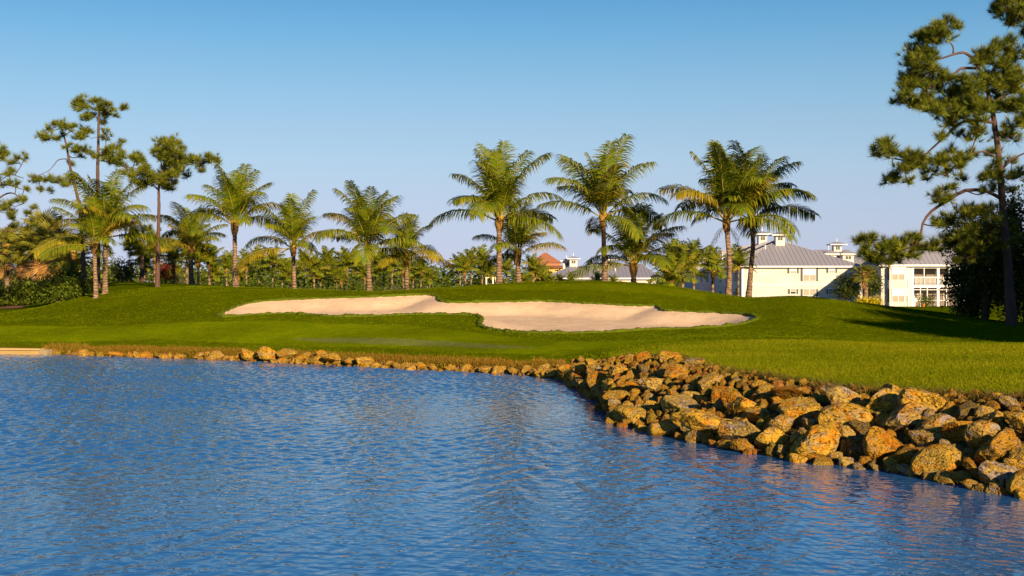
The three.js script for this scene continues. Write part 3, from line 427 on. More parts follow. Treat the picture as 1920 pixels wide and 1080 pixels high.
function coconutPalm(o) {
  // o: X, d, top [X, row], crown radius in pixels, trunk radius, number of fronds, seed, label
  const r = rngOf(o.seed), b = foot(o.X, o.d, 0.12), tp = at(o.top[0], o.top[1], o.d).sub(b), root = thing('coconut_palm', b, o.label, 'palm tree', 'coconut palms on the crest behind the bunker');
  const mid = (o.mid || []).map(([X, row]) => at(X, row, o.d).sub(b));
  part('trunk', trunkGeo([V(0, 0, 0), ...mid, tp], o.tr * 1.05, o.tr * 0.82, o.seed, o.dark ?? -1), barkMat, root);
  const sh = part('leaf_sheath', sheathGeo(o.tr * 0.92, o.seed), barkMat, root); sh.position.copy(tp);
  const L = o.R / (F / o.d) * 1.12, n = Math.round((o.n || 23) * 0.76), off = r() * 6.28;
  for (let i = 0; i < n; i++) {
    const f = (i + r() * 0.8) / n, k = Math.min(6, Math.floor(Math.pow(f, 0.95) * (o.low ?? 6.6))), tone = (k >= 3 && r() < 0.22) || (o.gold && k >= 4 && r() < 0.45) ? 1 : 0;
    const m = part('frond', fronds[tone][k][Math.floor(r() * 3)], leafMat, root); const a = off + i * 2.39996 + (r() - 0.5) * 0.4;
    m.position.copy(tp).add(V(Math.cos(a) * o.tr * 0.5, o.tr * (1.7 - f * 1.6), -Math.sin(a) * o.tr * 0.5)); m.rotation.set((r() - 0.5) * 0.16, a, (r() - 0.5) * 0.2); const s = L * (0.86 + r() * 0.24) * (k === 0 ? 0.92 : 1); m.scale.set(s, s, s);
  }
  for (const [a, v] of o.dead || []) { const m = part('dead_frond', deadFronds[v], leafMat, root); m.position.copy(tp); m.rotation.y = a; m.scale.setScalar(L * 0.42); }
  if (o.nuts) for (let i = 0; i < o.nuts; i++) { const m = part('coconut', new THREE.SphereGeometry(0.13, 8, 6).scale(1, 1.2, 1), nutMat, root), a = r() * 6.28; m.position.copy(tp).add(V(Math.cos(a) * o.tr * 1.9, -0.1 - r() * 0.5, Math.sin(a) * o.tr * 1.9)); }
  return root;
}
[
  { X: 197, d: 82, top: [198, 446], R: 122, tr: 0.173, seed: 11, n: 24, gold: 1, label: 'broad coconut palm with golden fronds beside the cabbage palms with dead skirts' },
  { X: 180, d: 79.5, top: [177, 462], R: 88, tr: 0.151, seed: 12, n: 20, low: 6.9, label: 'coconut palm with a dark upper trunk half hidden behind the broad golden one' },
  { X: 360, d: 96, top: [359, 466], mid: [[358, 500]], R: 78, tr: 0.194, seed: 13, n: 22, label: 'coconut palm with thick orange leaf sheath among slim young palms' },
  { X: 441, d: 80, top: [440, 424], R: 104, tr: 0.166, seed: 14, n: 22, low: 6.0, label: 'tall coconut palm with upswept crown and flared trunk foot beside the low green shrubs' },
  { X: 552, d: 79, top: [550, 468], R: 92, tr: 0.137, seed: 15, n: 20, gold: 1, label: 'short coconut palm with yellow drooping fronds and banded trunk on the crest' },
  { X: 693, d: 78, top: [690, 468], R: 112, tr: 0.166, seed: 16, n: 24, label: 'full crowned coconut palm whose trunk is dark above and pale below, behind the bunker' },
  { X: 763, d: 81, top: [762, 486], R: 82, tr: 0.151, seed: 17, n: 20, gold: 1, dark: 0.15, label: 'low coconut palm with blackish lower trunk and one upright bare frond' },
  { X: 936, d: 79, top: [936, 416], R: 132, tr: 0.187, seed: 18, n: 24, low: 6.3, label: 'tall coconut palm with wide spread crown beside three white posts' },
  { X: 973, d: 81, top: [970, 480], R: 92, tr: 0.180, seed: 19, n: 20, label: 'short coconut palm in front of the tower with the red tiled roof' },
  { X: 1134, d: 79.5, top: [1131, 410], R: 128, tr: 0.173, seed: 20, n: 24, dark: 0.75, label: 'tall coconut palm with dark upper trunk before the long grey roof' },
  { X: 1188, d: 80.5, top: [1188, 500], R: 106, tr: 0.180, seed: 21, n: 22, label: 'stumpy coconut palm with big crown hiding the end of the long grey roof' },
  { X: 1365, d: 75, top: [1362, 418], mid: [[1368, 500]], R: 142, tr: 0.169, seed: 22, n: 26, low: 6.3, dead: [[3.6, 0], [0.4, 1]], label: 'tall coconut palm with dead strips under its crown and ringed trunk, beside its twin' },
  { X: 1403, d: 76, top: [1408, 412], mid: [[1408, 505], [1412, 455]], R: 122, tr: 0.158, seed: 23, n: 23, nuts: 9, dark: 0.8, dead: [[3.3, 1]], low: 6.6, label: 'coconut palm with a curved foot and a bunch of nuts before the white wall' },
].forEach(coconutPalm);

// smaller and farther coconut palms: one crown each
function mergedCrown(seed, n, low, wide) {
  const r = rngOf(seed), gs = []; for (let i = 0; i < n; i++) { const f = (i + r()) / n, k = Math.min(6, Math.floor(f * low)), tone = r() < 0.12 ? 1 : 0; const g = frondGeo(seed * 50 + i, frondClasses[k][0] * R, frondClasses[k][1], tone, 22, wide); const s = 0.85 + r() * 0.25; g.scale(s, s, s).rotateY(i * 2.4 + r() * 0.4); gs.push(g); } return mergeGeometries(gs);
}
const crowns = [0, 1, 2, 3, 4].map(i => mergedCrown(61 + i, 19, 6.8, 2.8));
const farTrunk = trunkGeo([V(0, 0, 0), V(0.02, 0.5, 0), V(0, 1, 0)], 0.034, 0.028, 5), farSheath = sheathGeo(0.05, 9);
function smallPalm(X, d, topRow, Rp, tr, seed, label, group, dy = 0) {
  tr *= 0.8; const r = rngOf(seed), b = foot(X, d, 0.1), h = CAM - (topRow - HOR) / F * d - b.y, root = thing('young_palm', b, label, 'palm tree', group), L = Rp / (F / d) * 1.22;
  const t = part('trunk', farTrunk, barkMat, root); t.scale.set(tr / 0.034, h, tr / 0.034); t.rotation.y = r() * 6;
  const c = part('crown', crowns[Math.floor(r() * 5)], leafMat, root); c.position.y = h; c.scale.setScalar(L); c.rotation.y = r() * 6.28;
  const s = part('leaf_sheath', farSheath, barkMat, root); s.position.y = h; s.scale.set(tr / 0.055, tr / 0.05, tr / 0.055); return root;
}
// near the bougainvillea
const G1 = 'young coconut palms near the red flowering shrub', L1 = 'slim young coconut palm near the red flowering shrub';
[[372, 97, 492, 40, 0.14], [393, 97, 494, 34, 0.13], [325, 104, 492, 34, 0.16], [272, 112, 500, 30, 0.2], [352, 125, 470, 55, 0.2], [290, 118, 480, 40, 0.17]].forEach(([X, d, t, q, tr], i) => smallPalm(X, d, t, q, tr, 200 + i, L1, G1));
// the dense row of palms far behind the crest
const G2 = 'palms in the far row beyond the crest', L2 = 'small coconut palm in the dense row far beyond the crest';
{ const r = rngOf(9); let k = 0; for (const [X, top, q] of [[425, 508, 30], [448, 520, 26], [462, 503, 28], [485, 500, 32], [512, 498, 32], [530, 512, 26], [542, 520, 30], [570, 502, 30], [588, 512, 32], [600, 524, 26], [615, 504, 34], [632, 520, 26], [650, 502, 32], [668, 506, 28], [684, 520, 26], [704, 504, 30], [720, 507, 30], [736, 502, 26], [755, 512, 28], [775, 520, 26], [790, 516, 26], [806, 526, 22], [862, 506, 26], [872, 510, 30], [883, 502, 30], [904, 500, 32], [915, 518, 22], [950, 510, 26], [1000, 512, 30], [1012, 520, 26], [330, 520, 26], [402, 520, 26]]) smallPalm(X, 165 + r() * 60, top, q, 0.2, 300 + k++, L2, G2); }
[[1032, 300], [1050, 301], [1070, 302], [1120, 303], [1150, 304], [985, 305], [1020, 306], [640, 307]].forEach(([X, s]) => smallPalm(X, 100 + (s % 3) * 5, 534 - (s % 4) * 2, 16, 0.12, s, 'low palm showing only its fronds over the crest before the grey roof', 'low palms just behind the crest'));
const G3 = 'palms in front of the shaded apartment wall', L3 = 'young coconut palm in front of the shaded side wall of the white apartment house';
[[1302, 135, 497, 46, 0.2], [1281, 130, 512, 44, 0.24], [1262, 150, 500, 40, 0.2], [1337, 138, 512, 40, 0.23], [1385, 150, 502, 34, 0.16], [1258, 120, 532, 44, 0.2], [1272, 160, 495, 38, 0.2]].forEach(([X, d, t, q, tr], i) => smallPalm(X, d, t, q, tr, 400 + i, L3, G3));

// ------------------------------------------------------------------ cabbage palms: fan leaves, some with skirts of dead leaves
function fanGeo(seed, tone) {
  const r = rngOf(seed), g = new GB(), c0 = tone ? [0.48, 0.25, 0.075] : [0.15, 0.145, 0.010]; g.tube([V(0, 0, 0), V(0.45, 0.05, 0), V(0.62, 0, 0)], 0.012, 0.007, 3, c0.map(v => v * 1.4));
  for (let i = 0; i < 26; i++) { const a = (i / 25 - 0.5) * 4.1, l = 0.52 * (0.75 + 0.35 * Math.cos(a * 0.6)) * (0.85 + r() * 0.25), k = 0.7 + r() * 0.6, c = c0.map(v => v * k), dx = Math.cos(a), dz = Math.sin(a), w = 0.016, m = 0.6, dr = tone ? 0.5 : 0.22; const A = g.v(0.6, 0, 0, c), B = g.v(0.6 + dx * l * m - dz * w, -0.02 + 0.02 * (i % 2), dz * l * m + dx * w, c), C = g.v(0.6 + dx * l * m + dz * w, -0.03, dz * l * m - dx * w, c), D = g.v(0.6 + dx * l, -dr * l - r() * 0.06, dz * l, c.map(v => v * 1.15)); g.t(A, B, C); g.t(B, D, C); }
  return g.geo(false);
}
const fans = [0, 1].map(t => [0, 1, 2].map(v => fanGeo(700 + t * 10 + v, t)));
function cabbagePalm(X, d, topRow, Rp, tr, dead, seed, label, group) {
  const r = rngOf(seed), b = foot(X, d, 0.1), h = CAM - (topRow - HOR) / F * d - b.y, root = thing('cabbage_palm', b, label, 'palm tree', group), s = Rp / (F / d) / 1.05;
  part('trunk', trunkGeo([V(0, 0, 0), V(0.05, h * 0.5, 0.04), V(0, h, 0)], tr, tr, seed), barkMat, root); const sh = part('leaf_sheath', sheathGeo(tr * 1.05, seed), barkMat, root); sh.position.y = h;
  for (let i = 0; i < 32; i++) { const m = part('fan_leaf', fans[0][i % 3], leafMat, root), f = i / 32; m.position.y = h; m.rotation.set((r() - 0.5) * 0.5, i * 2.4 + r(), lerp(1.35, -0.55, Math.pow(f, 0.8)) + (r() - 0.5) * 0.2, 'YXZ'); m.scale.setScalar(s * (0.85 + r() * 0.3)); }
  for (let i = 0; i < dead; i++) { const m = part('dead_leaf', fans[1][i % 3], leafMat, root); m.position.y = h - r() * s * 0.3; m.rotation.set((r() - 0.5) * 1.2, i * 2.4 + r(), -1.12 - r() * 0.4, 'YXZ'); m.scale.setScalar(s * (0.75 + r() * 0.35)); }
}
const G4 = 'cabbage palms in the thicket with dead skirts', L4 = 'cabbage palm with a hanging skirt of orange dead leaves above the dark shrubs';
[[64, 101, 470, 50, 0.2, 5], [96, 98, 464, 52, 0.22, 9], [134, 96, 480, 46, 0.2, 8], [12, 104, 468, 56, 0.2, 4], [-40, 103, 470, 54, 0.2, 4], [82, 108, 440, 56, 0.2, 6], [118, 104, 476, 48, 0.2, 7], [36, 110, 478, 48, 0.2, 3]].forEach(([X, d, t, q, tr, n], i) => cabbagePalm(X, d, t, q, tr, n, 500 + i, L4, G4));
cabbagePalm(1622, 150, 516, 26, 0.27, 3, 520, 'small cabbage palm with orange leaf bases behind the yellow clipped hedge');

// ------------------------------------------------------------------ pines: limbs, twigs and needle tufts
function tuftPine(seed, n = 34) { const r = rngOf(seed), g = new GB(); for (let i = 0; i < n; i++) { const a = r() * 6.28, e = 0.15 + r() * 1.25, l = 0.85 + r() * 0.55, d = V(Math.sin(e) * Math.cos(a), Math.cos(e), Math.sin(e) * Math.sin(a)).multiplyScalar(l); d.y -= 0.16 * Math.sin(e) * l; const k = 0.7 + r() * 0.6, c = [k, k, k], w = 0.036, s = V(-Math.sin(a), 0, Math.cos(a)); const y0 = -0.25 * r(); const A = g.v(s.x * w, y0, s.z * w, c), B = g.v(-s.x * w, y0, -s.z * w, c), C = g.v(d.x, d.y + y0, d.z, c); g.t(A, B, C); } return g.geo(false); }
const tuftG = [0, 1, 2].map(i => tuftPine(900 + i));
function pine(name, o) {
  const r = rngOf(o.seed), b = foot(o.X, o.d, 0.15), root = thing(name, b, o.label, 'tree', o.group), rel = (X, row, dz = 0) => { const p = at(X, row, o.d).sub(b); p.z += dz; return p; };
  const px = o.d / F, tr = o.trunk.map(([X, row], i) => i === 0 ? V(0, 0, 0) : rel(X, row)), br = k => { const q = 0.75 + k * 0.5; return [0.105 * q, 0.064 * q, 0.052 * q]; };
  const tc = curve(tr, 40); part('trunk', new GB().tube(tc, (t, a) => o.tr * lerp(1, 0.28, Math.pow(t, 0.9)) * (1 + 0.35 * Math.exp(-t * 22)) * (1 + 0.13 * vnoise(a * 2.2, t * 60, o.seed)), 0, 11, (t, a) => br(0.5 + 0.9 * fbm(a * 2, t * 40, o.seed, 3))).geo(), barkMat, root);
  const nodes = tc.slice(10).map((p, i, arr) => [p, o.tr * lerp(0.6, 0.2, i / arr.length)]);
  for (const l of o.limbs) { let dz = 0; const sl = (r() - 0.5) * 0.9; const pts = l.map(([X, row], i) => rel(X, row, i ? (dz += sl * (0.3 + r() * 0.4)) : 0)); const c = curve(pts, 18); const r0 = (l.r || 0.3) * o.tr * 0.85; part('limb', new GB().tube(c, r0, r0 * 0.35, 6, t => br(0.5 + 0.6 * vnoise(t * 9, o.seed))).geo(), barkMat, root); c.forEach((p, i) => i > 3 && nodes.push([p, r0 * 0.5])); }
  const tw = new GB(), mats = [], cols = [], links = []; for (let i = 0; i < o.clumps.length; i++) for (let j = i + 1; j < o.clumps.length; j++) { const [a, b] = [o.clumps[i], o.clumps[j]], q = Math.hypot(a[0] - b[0], a[1] - b[1]); if (q < (a[2] + b[2]) * 1.15 && r() < 0.7) links.push([(a[0] + b[0]) / 2 + (r() - 0.5) * 8, (a[1] + b[1]) / 2 + (r() - 0.5) * 8, Math.min(a[2], b[2]) * 0.8, a[3]]); }
  for (const [X, row, rp, kk] of [...o.clumps, ...links]) {
    const R0 = rp * px * (0.8 + 0.7 * r()), c = rel(X, row, (r() - 0.5) * (o.deep || 3.2)); let best = null, bd = 1e9; for (const [p, q] of nodes) { const d = p.distanceTo(c) + Math.max(0, p.y - c.y) * 0.4; if (d < bd) { bd = d; best = [p, q]; } }
    const m = best[0].clone().lerp(c, 0.55).add(V((r() - 0.5) * bd * 0.25, -bd * 0.1 + (r() - 0.5) * bd * 0.2, (r() - 0.5) * bd * 0.25)), tp = curve([best[0], m, c], 6); tw.tube(tp, Math.min(0.05, best[1]), 0.012, 4, br(0.3)); tp.forEach(p => nodes.push([p, 0.03]));
    const n = Math.round((o.dens || 1) * Math.max(9, 46 * R0 * R0 + 20 * R0));
    for (let i = 0; i < n; i++) { const v = V(r() * 2 - 1, r() * 2 - 1, r() * 2 - 1).normalize().multiplyScalar(Math.pow(r(), 0.6) * R0 * (r() < 0.16 ? 1.7 : 0.7 + 0.6 * r())); v.y *= 0.7; const p = c.clone().add(v); if (r() < 0.5) tw.tube([c.clone().lerp(p, 0.1), c.clone().lerp(p, 0.6).add(V(0, -0.05, 0)), p], 0.014, 0.006, 3, br(0.4)); const dir = v.clone().normalize().multiplyScalar(0.8).add(V((r() - 0.5) * 0.7, 0.75, (r() - 0.5) * 0.7)).normalize(), s = (o.tuft || 0.3) * (0.75 + r() * 0.5); mats.push([p, dir, s]); const k = 0.7 + r() * 0.6, y = r() * (kk || 0.6); cols.push([lerp(0.085, 0.21, y) * k, lerp(0.115, 0.20, y) * k, 0.010 * k]); }
  }
  part('twigs', tw.geo(), barkMat, root);
  const gs = mats.map(([p, d, s], i) => { const g = tuftG[i % 3].clone(), cc = g.attributes.color; for (let j = 0; j < cc.count; j++) cc.setXYZ(j, cc.getX(j) * cols[i][0], cc.getY(j) * cols[i][1], cc.getZ(j) * cols[i][2]); return g.applyMatrix4(new THREE.Matrix4().compose(p, new THREE.Quaternion().setFromUnitVectors(V(0, 1, 0), d), V(s, s, s))); });
  part('needles', mergeGeometries(gs), leafMat, root); return root;
}
const lim = (r, ...p) => Object.assign(p, { r });
pine('slash_pine', { X: 1897, d: 66, seed: 41, tr: 0.25, tuft: 0.36, deep: 2.6, dens: 1.15, label: 'tall slash pine with crooked drooping limbs standing before the dark evergreen tree',
  trunk: [[1897, 606], [1890, 500], [1881, 400], [1876, 330], [1868, 255], [1858, 195], [1842, 142], [1823, 108]],
  limbs: [lim(0.42, [1823, 108], [1806, 100], [1788, 103], [1768, 110], [1745, 118]), lim(0.25, [1787, 104], [1787, 88], [1777, 74], [1770, 60]), lim(0.4, [1830, 128], [1802, 129], [1786, 140], [1765, 152], [1735, 168]), lim(0.42, [1864, 230], [1830, 226], [1800, 231], [1775, 254], [1748, 279], [1735, 290], [1700, 300]), lim(0.5, [1879, 374], [1850, 359], [1810, 357], [1780, 374], [1746, 396], [1729, 420], [1723, 449], [1702, 465], [1660, 476], [1625, 472]), lim(0.3, [1868, 252], [1895, 240], [1935, 232]), lim(0.38, [1877, 318], [1898, 298], [1930, 283]), lim(0.3, [1858, 195], [1885, 178], [1915, 166]), lim(0.3, [1848, 160], [1870, 120], [1892, 98], [1930, 95]), lim(0.25, [1874, 300], [1840, 285], [1800, 300], [1770, 330]), lim(0.25, [1860, 215], [1835, 250], [1815, 300], [1790, 312]), lim(0.3, [1884, 430], [1850, 420], [1815, 425], [1780, 440])],
  clumps: [[1785, 36, 14], [1800, 48, 12], [1768, 48, 15], [1745, 58, 15], [1725, 72, 15], [1718, 92, 14], [1740, 88, 14], [1762, 72, 14], [1735, 62, 10], [1708, 118, 13], [1712, 138, 14], [1728, 146, 13], [1742, 132, 12], [1700, 148, 10], [1697, 172, 14], [1712, 188, 13], [1730, 168, 12], [1762, 150, 12], [1748, 160, 12], [1775, 138, 10], [1785, 182, 15, 0.2], [1808, 172, 15, 0.2], [1818, 150, 12], [1832, 168, 14, 0.3], [1850, 150, 12], [1845, 102, 15], [1865, 86, 14], [1888, 80, 15], [1900, 102, 15], [1862, 112, 14], [1880, 128, 14], [1902, 146, 15], [1890, 178, 15], [1868, 168, 14], [1912, 190, 14], [1905, 210, 14], [1722, 205, 13], [1745, 212, 14], [1770, 208, 13], [1800, 206, 14, 0.2], [1826, 212, 14, 0.2], [1852, 205, 12], [1700, 160, 10], [1690, 185, 8],
    [1654, 274, 10], [1660, 290, 11], [1676, 276, 10], [1692, 290, 13], [1708, 296, 13], [1722, 304, 13], [1736, 296, 12], [1700, 312, 13], [1682, 322, 12], [1676, 334, 9], [1692, 342, 9], [1740, 318, 13], [1762, 300, 13], [1775, 292, 12], [1790, 306, 12], [1802, 296, 11], [1814, 306, 10], [1752, 330, 10], [1785, 320, 10], [1665, 262, 7], [1798, 278, 8], [1755, 260, 10], [1775, 235, 10], [1800, 250, 9], [1830, 255, 12], [1845, 240, 11],
    [1850, 310, 12], [1860, 330, 12], [1842, 334, 12], [1892, 328, 12], [1862, 286, 12], [1895, 260, 12], [1905, 300, 11], [1910, 330, 10], [1742, 366, 8], [1756, 358, 8], [1772, 372, 9], [1760, 378, 7], [1790, 350, 6],
    [1612, 452, 10], [1622, 446, 10], [1640, 452, 10], [1654, 458, 12], [1668, 466, 11], [1642, 472, 11], [1622, 478, 10], [1688, 456, 11], [1700, 444, 9], [1714, 458, 10], [1738, 460, 10], [1650, 488, 10], [1662, 494, 9], [1690, 478, 10], [1706, 480, 9], [1728, 466, 9], [1676, 486, 9], [1612, 466, 8], [1635, 488, 8],
    [1830, 392, 15, 1], [1845, 398, 14, 1], [1815, 400, 13, 0.9], [1790, 410, 14], [1768, 414, 12], [1755, 424, 10], [1800, 432, 14], [1782, 448, 14], [1824, 430, 14], [1850, 428, 14], [1768, 466, 12], [1800, 466, 14], [1830, 460, 14], [1860, 460, 14], [1820, 482, 10], [1735, 110, 11], [1755, 105, 10], [1722, 120, 12], [1780, 160, 12], [1800, 150, 10], [1840, 185, 14], [1812, 195, 12], [1762, 190, 12], [1735, 190, 12], [1790, 225, 12], [1815, 235, 11], [1860, 140, 12], [1830, 118, 10], [1910, 125, 14], [1915, 160, 14], [1880, 155, 13], [1880, 205, 13], [1905, 235, 12], [1880, 240, 11], [1830, 285, 11], [1815, 330, 9], [1870, 350, 10], [1905, 355, 11], [1840, 360, 8], [1900, 420, 13], [1910, 445, 12], [1855, 486, 10], [1785, 490, 9]] });
pine('slash_pine', { X: 2010, d: 70, seed: 42, tr: 0.25, tuft: 0.36, deep: 3, label: 'second slash pine reaching over the top of the tall one beside the dark evergreen tree', trunk: [[2010, 606], [2005, 400], [1990, 200], [1970, 40], [1955, -60]], limbs: [lim(0.4, [1978, 90], [1950, 60], [1920, 40], [1890, 30]), lim(0.4, [1985, 160], [2020, 120], [2060, 110])],
  clumps: [[1868, 12, 12], [1885, 20, 14], [1905, 10, 16], [1918, 30, 15], [1900, 38, 13], [1912, 55, 12], [1935, 20, 18], [1945, 60, 18], [1880, 2, 12], [1925, -20, 18], [1895, -20, 16], [1950, -50, 20], [1960, -90, 20], [1930, -70, 16], [2030, 110, 20], [2060, 100, 18], [2000, 60, 20], [1990, 140, 16], [2015, 200, 16], [1960, 120, 14], [1925, 70, 8], [2040, 20, 20], [1985, -20, 20]] });
const GP = 'tall thin pines behind the palms';
pine('slash_pine', { X: 160, d: 88, seed: 43, tr: 0.14, tuft: 0.34, deep: 2.5, label: 'thin leaning pine with sparse tufts next to the straight taller pine', group: GP, trunk: [[160, 552], [150, 395], [146, 372], [133, 320], [125, 275], [118, 250], [112, 234]], limbs: [lim(0.3, [126, 298], [112, 300], [104, 312], [96, 322], [80, 330], [68, 336]), lim(0.3, [121, 254], [130, 247], [140, 243])],
  clumps: [[104, 228, 7], [114, 234, 6], [95, 242, 8], [82, 258, 8], [90, 262, 7], [104, 262, 6], [110, 250, 6], [125, 238, 5], [140, 245, 8], [150, 240, 8], [145, 255, 8], [152, 258, 7], [135, 275, 10], [150, 280, 11], [163, 283, 9], [140, 290, 7], [62, 337, 6], [72, 335, 6], [90, 338, 6], [100, 340, 5], [118, 340, 11], [135, 335, 11], [127, 350, 8], [70, 355, 5], [85, 356, 5], [128, 305, 5]] });
pine('slash_pine', { X: 184, d: 90, seed: 44, tr: 0.16, tuft: 0.34, deep: 3, label: 'tallest straight pine with a flat tufted top behind the broad golden coconut palm', group: GP, trunk: [[184, 545], [184, 420], [183, 330], [184, 280], [185, 230], [187, 205], [189, 194]], limbs: [lim(0.25, [185, 243], [195, 241], [207, 245], [212, 256]), lim(0.3, [184, 300], [205, 305], [225, 310], [250, 315], [270, 318]), lim(0.2, [185, 258], [178, 258], [172, 262]), lim(0.25, [186, 222], [170, 215], [158, 205]), lim(0.25, [187, 215], [203, 208], [220, 200])],
  clumps: [[152, 200, 8], [160, 190, 7], [166, 205, 10], [180, 200, 12], [187, 190, 10], [195, 210, 10], [205, 197, 8], [215, 208, 8], [226, 197, 6], [170, 222, 9], [183, 225, 9], [160, 215, 7], [155, 243, 7], [165, 247, 6], [210, 253, 7], [203, 262, 7], [215, 275, 7], [222, 263, 5], [225, 285, 7], [210, 285, 7], [195, 290, 8], [185, 295, 7], [175, 290, 7], [205, 300, 8], [215, 303, 7], [230, 308, 7], [225, 295, 6], [245, 295, 7], [252, 290, 7], [262, 302, 8], [270, 310, 7], [235, 330, 6], [240, 320, 6]] });
pine('slash_pine', { X: 295, d: 84, seed: 45, tr: 0.145, tuft: 0.36, deep: 4, dens: 1.25, label: 'pine with bare pale trunk and dense green crown by the red shrub', group: GP, trunk: [[295, 540], [297, 440], [298, 385], [298, 350], [304, 322], [311, 296]], limbs: [lim(0.4, [298, 358], [280, 341], [262, 330]), lim(0.4, [300, 345], [325, 325], [345, 312], [372, 304]), lim(0.3, [305, 318], [300, 295], [297, 280])],
  clumps: [[290, 272, 11], [305, 268, 11], [320, 265, 10], [332, 275, 8], [312, 285, 11], [295, 290, 9], [330, 295, 12], [345, 290, 9], [365, 300, 12], [385, 298, 10], [396, 297, 5], [350, 310, 11], [335, 318, 11], [310, 310, 12], [290, 325, 13], [270, 320, 9], [262, 330, 11], [250, 340, 9], [245, 300, 6], [255, 295, 6], [278, 345, 9], [320, 335, 9], [308, 350, 7], [335, 345, 6], [372, 318, 7], [340, 330, 7], [300, 340, 9]] });
pine('slash_pine', { X: -28, d: 80, seed: 46, tr: 0.2, tuft: 0.34, deep: 4, label: 'pine with layered open limbs beside the thicket of cabbage palms', group: GP, trunk: [[-28, 560], [-26, 420], [-20, 330], [-14, 275], [-10, 255]], limbs: [lim(0.35, [-20, 332], [10, 325], [40, 333]), lim(0.4, [-24, 392], [8, 366], [30, 364], [48, 382]), lim(0.3, [-22, 355], [5, 346], [30, 352]), lim(0.3, [-24, 440], [5, 432], [30, 434])],
  clumps: [[5, 275, 9], [15, 285, 9], [28, 290, 9], [8, 305, 7], [20, 300, 7], [25, 320, 5], [32, 330, 5], [5, 340, 8], [35, 345, 6], [38, 352, 5], [30, 370, 5], [50, 377, 5], [8, 385, 8], [30, 385, 10], [45, 400, 7], [55, 388, 5], [15, 400, 7], [38, 412, 6], [10, 415, 7], [45, 420, 5], [25, 425, 6], [-15, 290, 11], [-15, 345, 10], [-10, 390, 10], [-40, 310, 12], [-50, 360, 12], [-40, 410, 12]] });
pine('slash_pine', { X: 266, d: 106, seed: 47, tr: 0.2, tuft: 0.4, deep: 4, dens: 1.5, label: 'short bushy pine behind the bare trunked pine', group: GP, trunk: [[266, 520], [267, 490], [268, 450], [268, 430]], limbs: [lim(0.4, [267, 480], [255, 468], [245, 460]), lim(0.4, [268, 470], [282, 458], [288, 450])], clumps: [[250, 450, 11], [265, 440, 11], [280, 450, 11], [255, 465, 10], [275, 468, 10], [240, 460, 8], [268, 428, 8], [288, 470, 8], [262, 478, 8], [235, 475, 7]] });

// ------------------------------------------------------------------ broadleaf trees and shrubs
function leafCloud(seed, blobs, n, size, tint, tint2) {
  const r = rngOf(seed), g = new GB(), tot = blobs.reduce((s, b) => s + b[3] ** 2, 0);
  for (const [x, y, z, R0, sy = 1] of blobs) { const clumps = Math.max(3, Math.round(n * R0 * R0 / tot / 16)); for (let c = 0; c < clumps; c++) {
    const u = V(r() * 2 - 1, r() * 2 - 1, r() * 2 - 1).normalize().multiplyScalar(R0 * (0.35 + 0.65 * Math.pow(r(), 0.4))), cr = size * (1.6 + r() * 1.6), ck = 0.8 + r() * 0.4, ct = r();
    for (let i = 0; i < 16; i++) { const q = V(r() * 2 - 1, r() * 2 - 1, r() * 2 - 1).multiplyScalar(cr), px = x + u.x + q.x, py = y + (u.y + q.y) * sy, pz = z + u.z + q.z; if (py < 0.02) continue; const d = V(r() * 2 - 1, r() * 1.2 - 0.75, r() * 2 - 1).normalize(), s = V().crossVectors(d, V(r() - 0.5, 1, r() - 0.5)).normalize(), l = size * (0.7 + r() * 0.6), w = l * 0.32, k = ck * (0.75 + r() * 0.5), t = Math.min(1, ct * 0.6 + r() * 0.4), cc = [0, 1, 2].map(j => lerp(tint[j], tint2[j], t) * k);
      const A = g.v(px, py, pz, cc), B = g.v(px + d.x * l * 0.5 + s.x * w, py + d.y * l * 0.5 + s.y * w + 0.1 * l, pz + d.z * l * 0.5 + s.z * w, cc), C = g.v(px + d.x * l, py + d.y * l - 0.1 * l, pz + d.z * l, cc), D = g.v(px + d.x * l * 0.5 - s.x * w, py + d.y * l * 0.5 - s.y * w + 0.1 * l, pz + d.z * l * 0.5 - s.z * w, cc); g.t(A, B, C); g.t(A, C, D); } } }
  return g.geo(false);
}
const GREEN = [[0.048, 0.082, 0.006], [0.12, 0.15, 0.012]], OLIVE = [[0.075, 0.085, 0.03], [0.15, 0.15, 0.06]], DARKG = [[0.034, 0.054, 0.008], [0.085, 0.105, 0.012]], GOLD = [[0.45, 0.36, 0.006], [0.68, 0.54, 0.012]];
function shrub(name, pos, blobs, n, size, tone, label, category, group, seed, extra) {
  const root = thing(name, pos, label, category, group); const st = new GB(), r = rngOf(seed); for (const b of blobs.slice(0, 6)) st.tube([V((r() - 0.5) * 0.2, -0.1, (r() - 0.5) * 0.2), V(b[0] * 0.5, b[1] * 0.45, b[2] * 0.5), V(b[0], b[1], b[2])], 0.05 * Math.max(1, b[3] * 0.5), 0.015, 5, [0.10, 0.07, 0.045]); part('stems', st.geo(), barkMat, root);
  part('foliage', leafCloud(seed, blobs, n, size, ...tone), leafMat, root); if (extra) extra(root); return root;
}
function bush(X, d, wpx, hpx, tone, label, category, group, seed, o = {}) { // a low rounded bush, width and height in photo pixels
  const s = d / F, w = wpx * s / 2, h = hpx * s, r = rngOf(seed), bl = []; const k = Math.max(3, Math.round(wpx / hpx * 3)); for (let i = 0; i < k; i++) { const q = (i + 0.5) / k * 2 - 1; bl.push([q * w * 0.72, h * (0.42 + 0.12 * r()), (r() - 0.5) * w * 0.7, Math.min(w * 0.55, h * 0.52), 1]); if (r() < 0.8) bl.push([q * w * 0.5 + (r() - 0.5) * 0.4, h * 0.68, (r() - 0.5) * w * 0.5, h * 0.32, 1]); }
  return shrub(o.name || 'shrub', foot(X, d), bl, o.n || 1500, o.size || 0.2, tone, label, category, group, seed, o.extra);
}
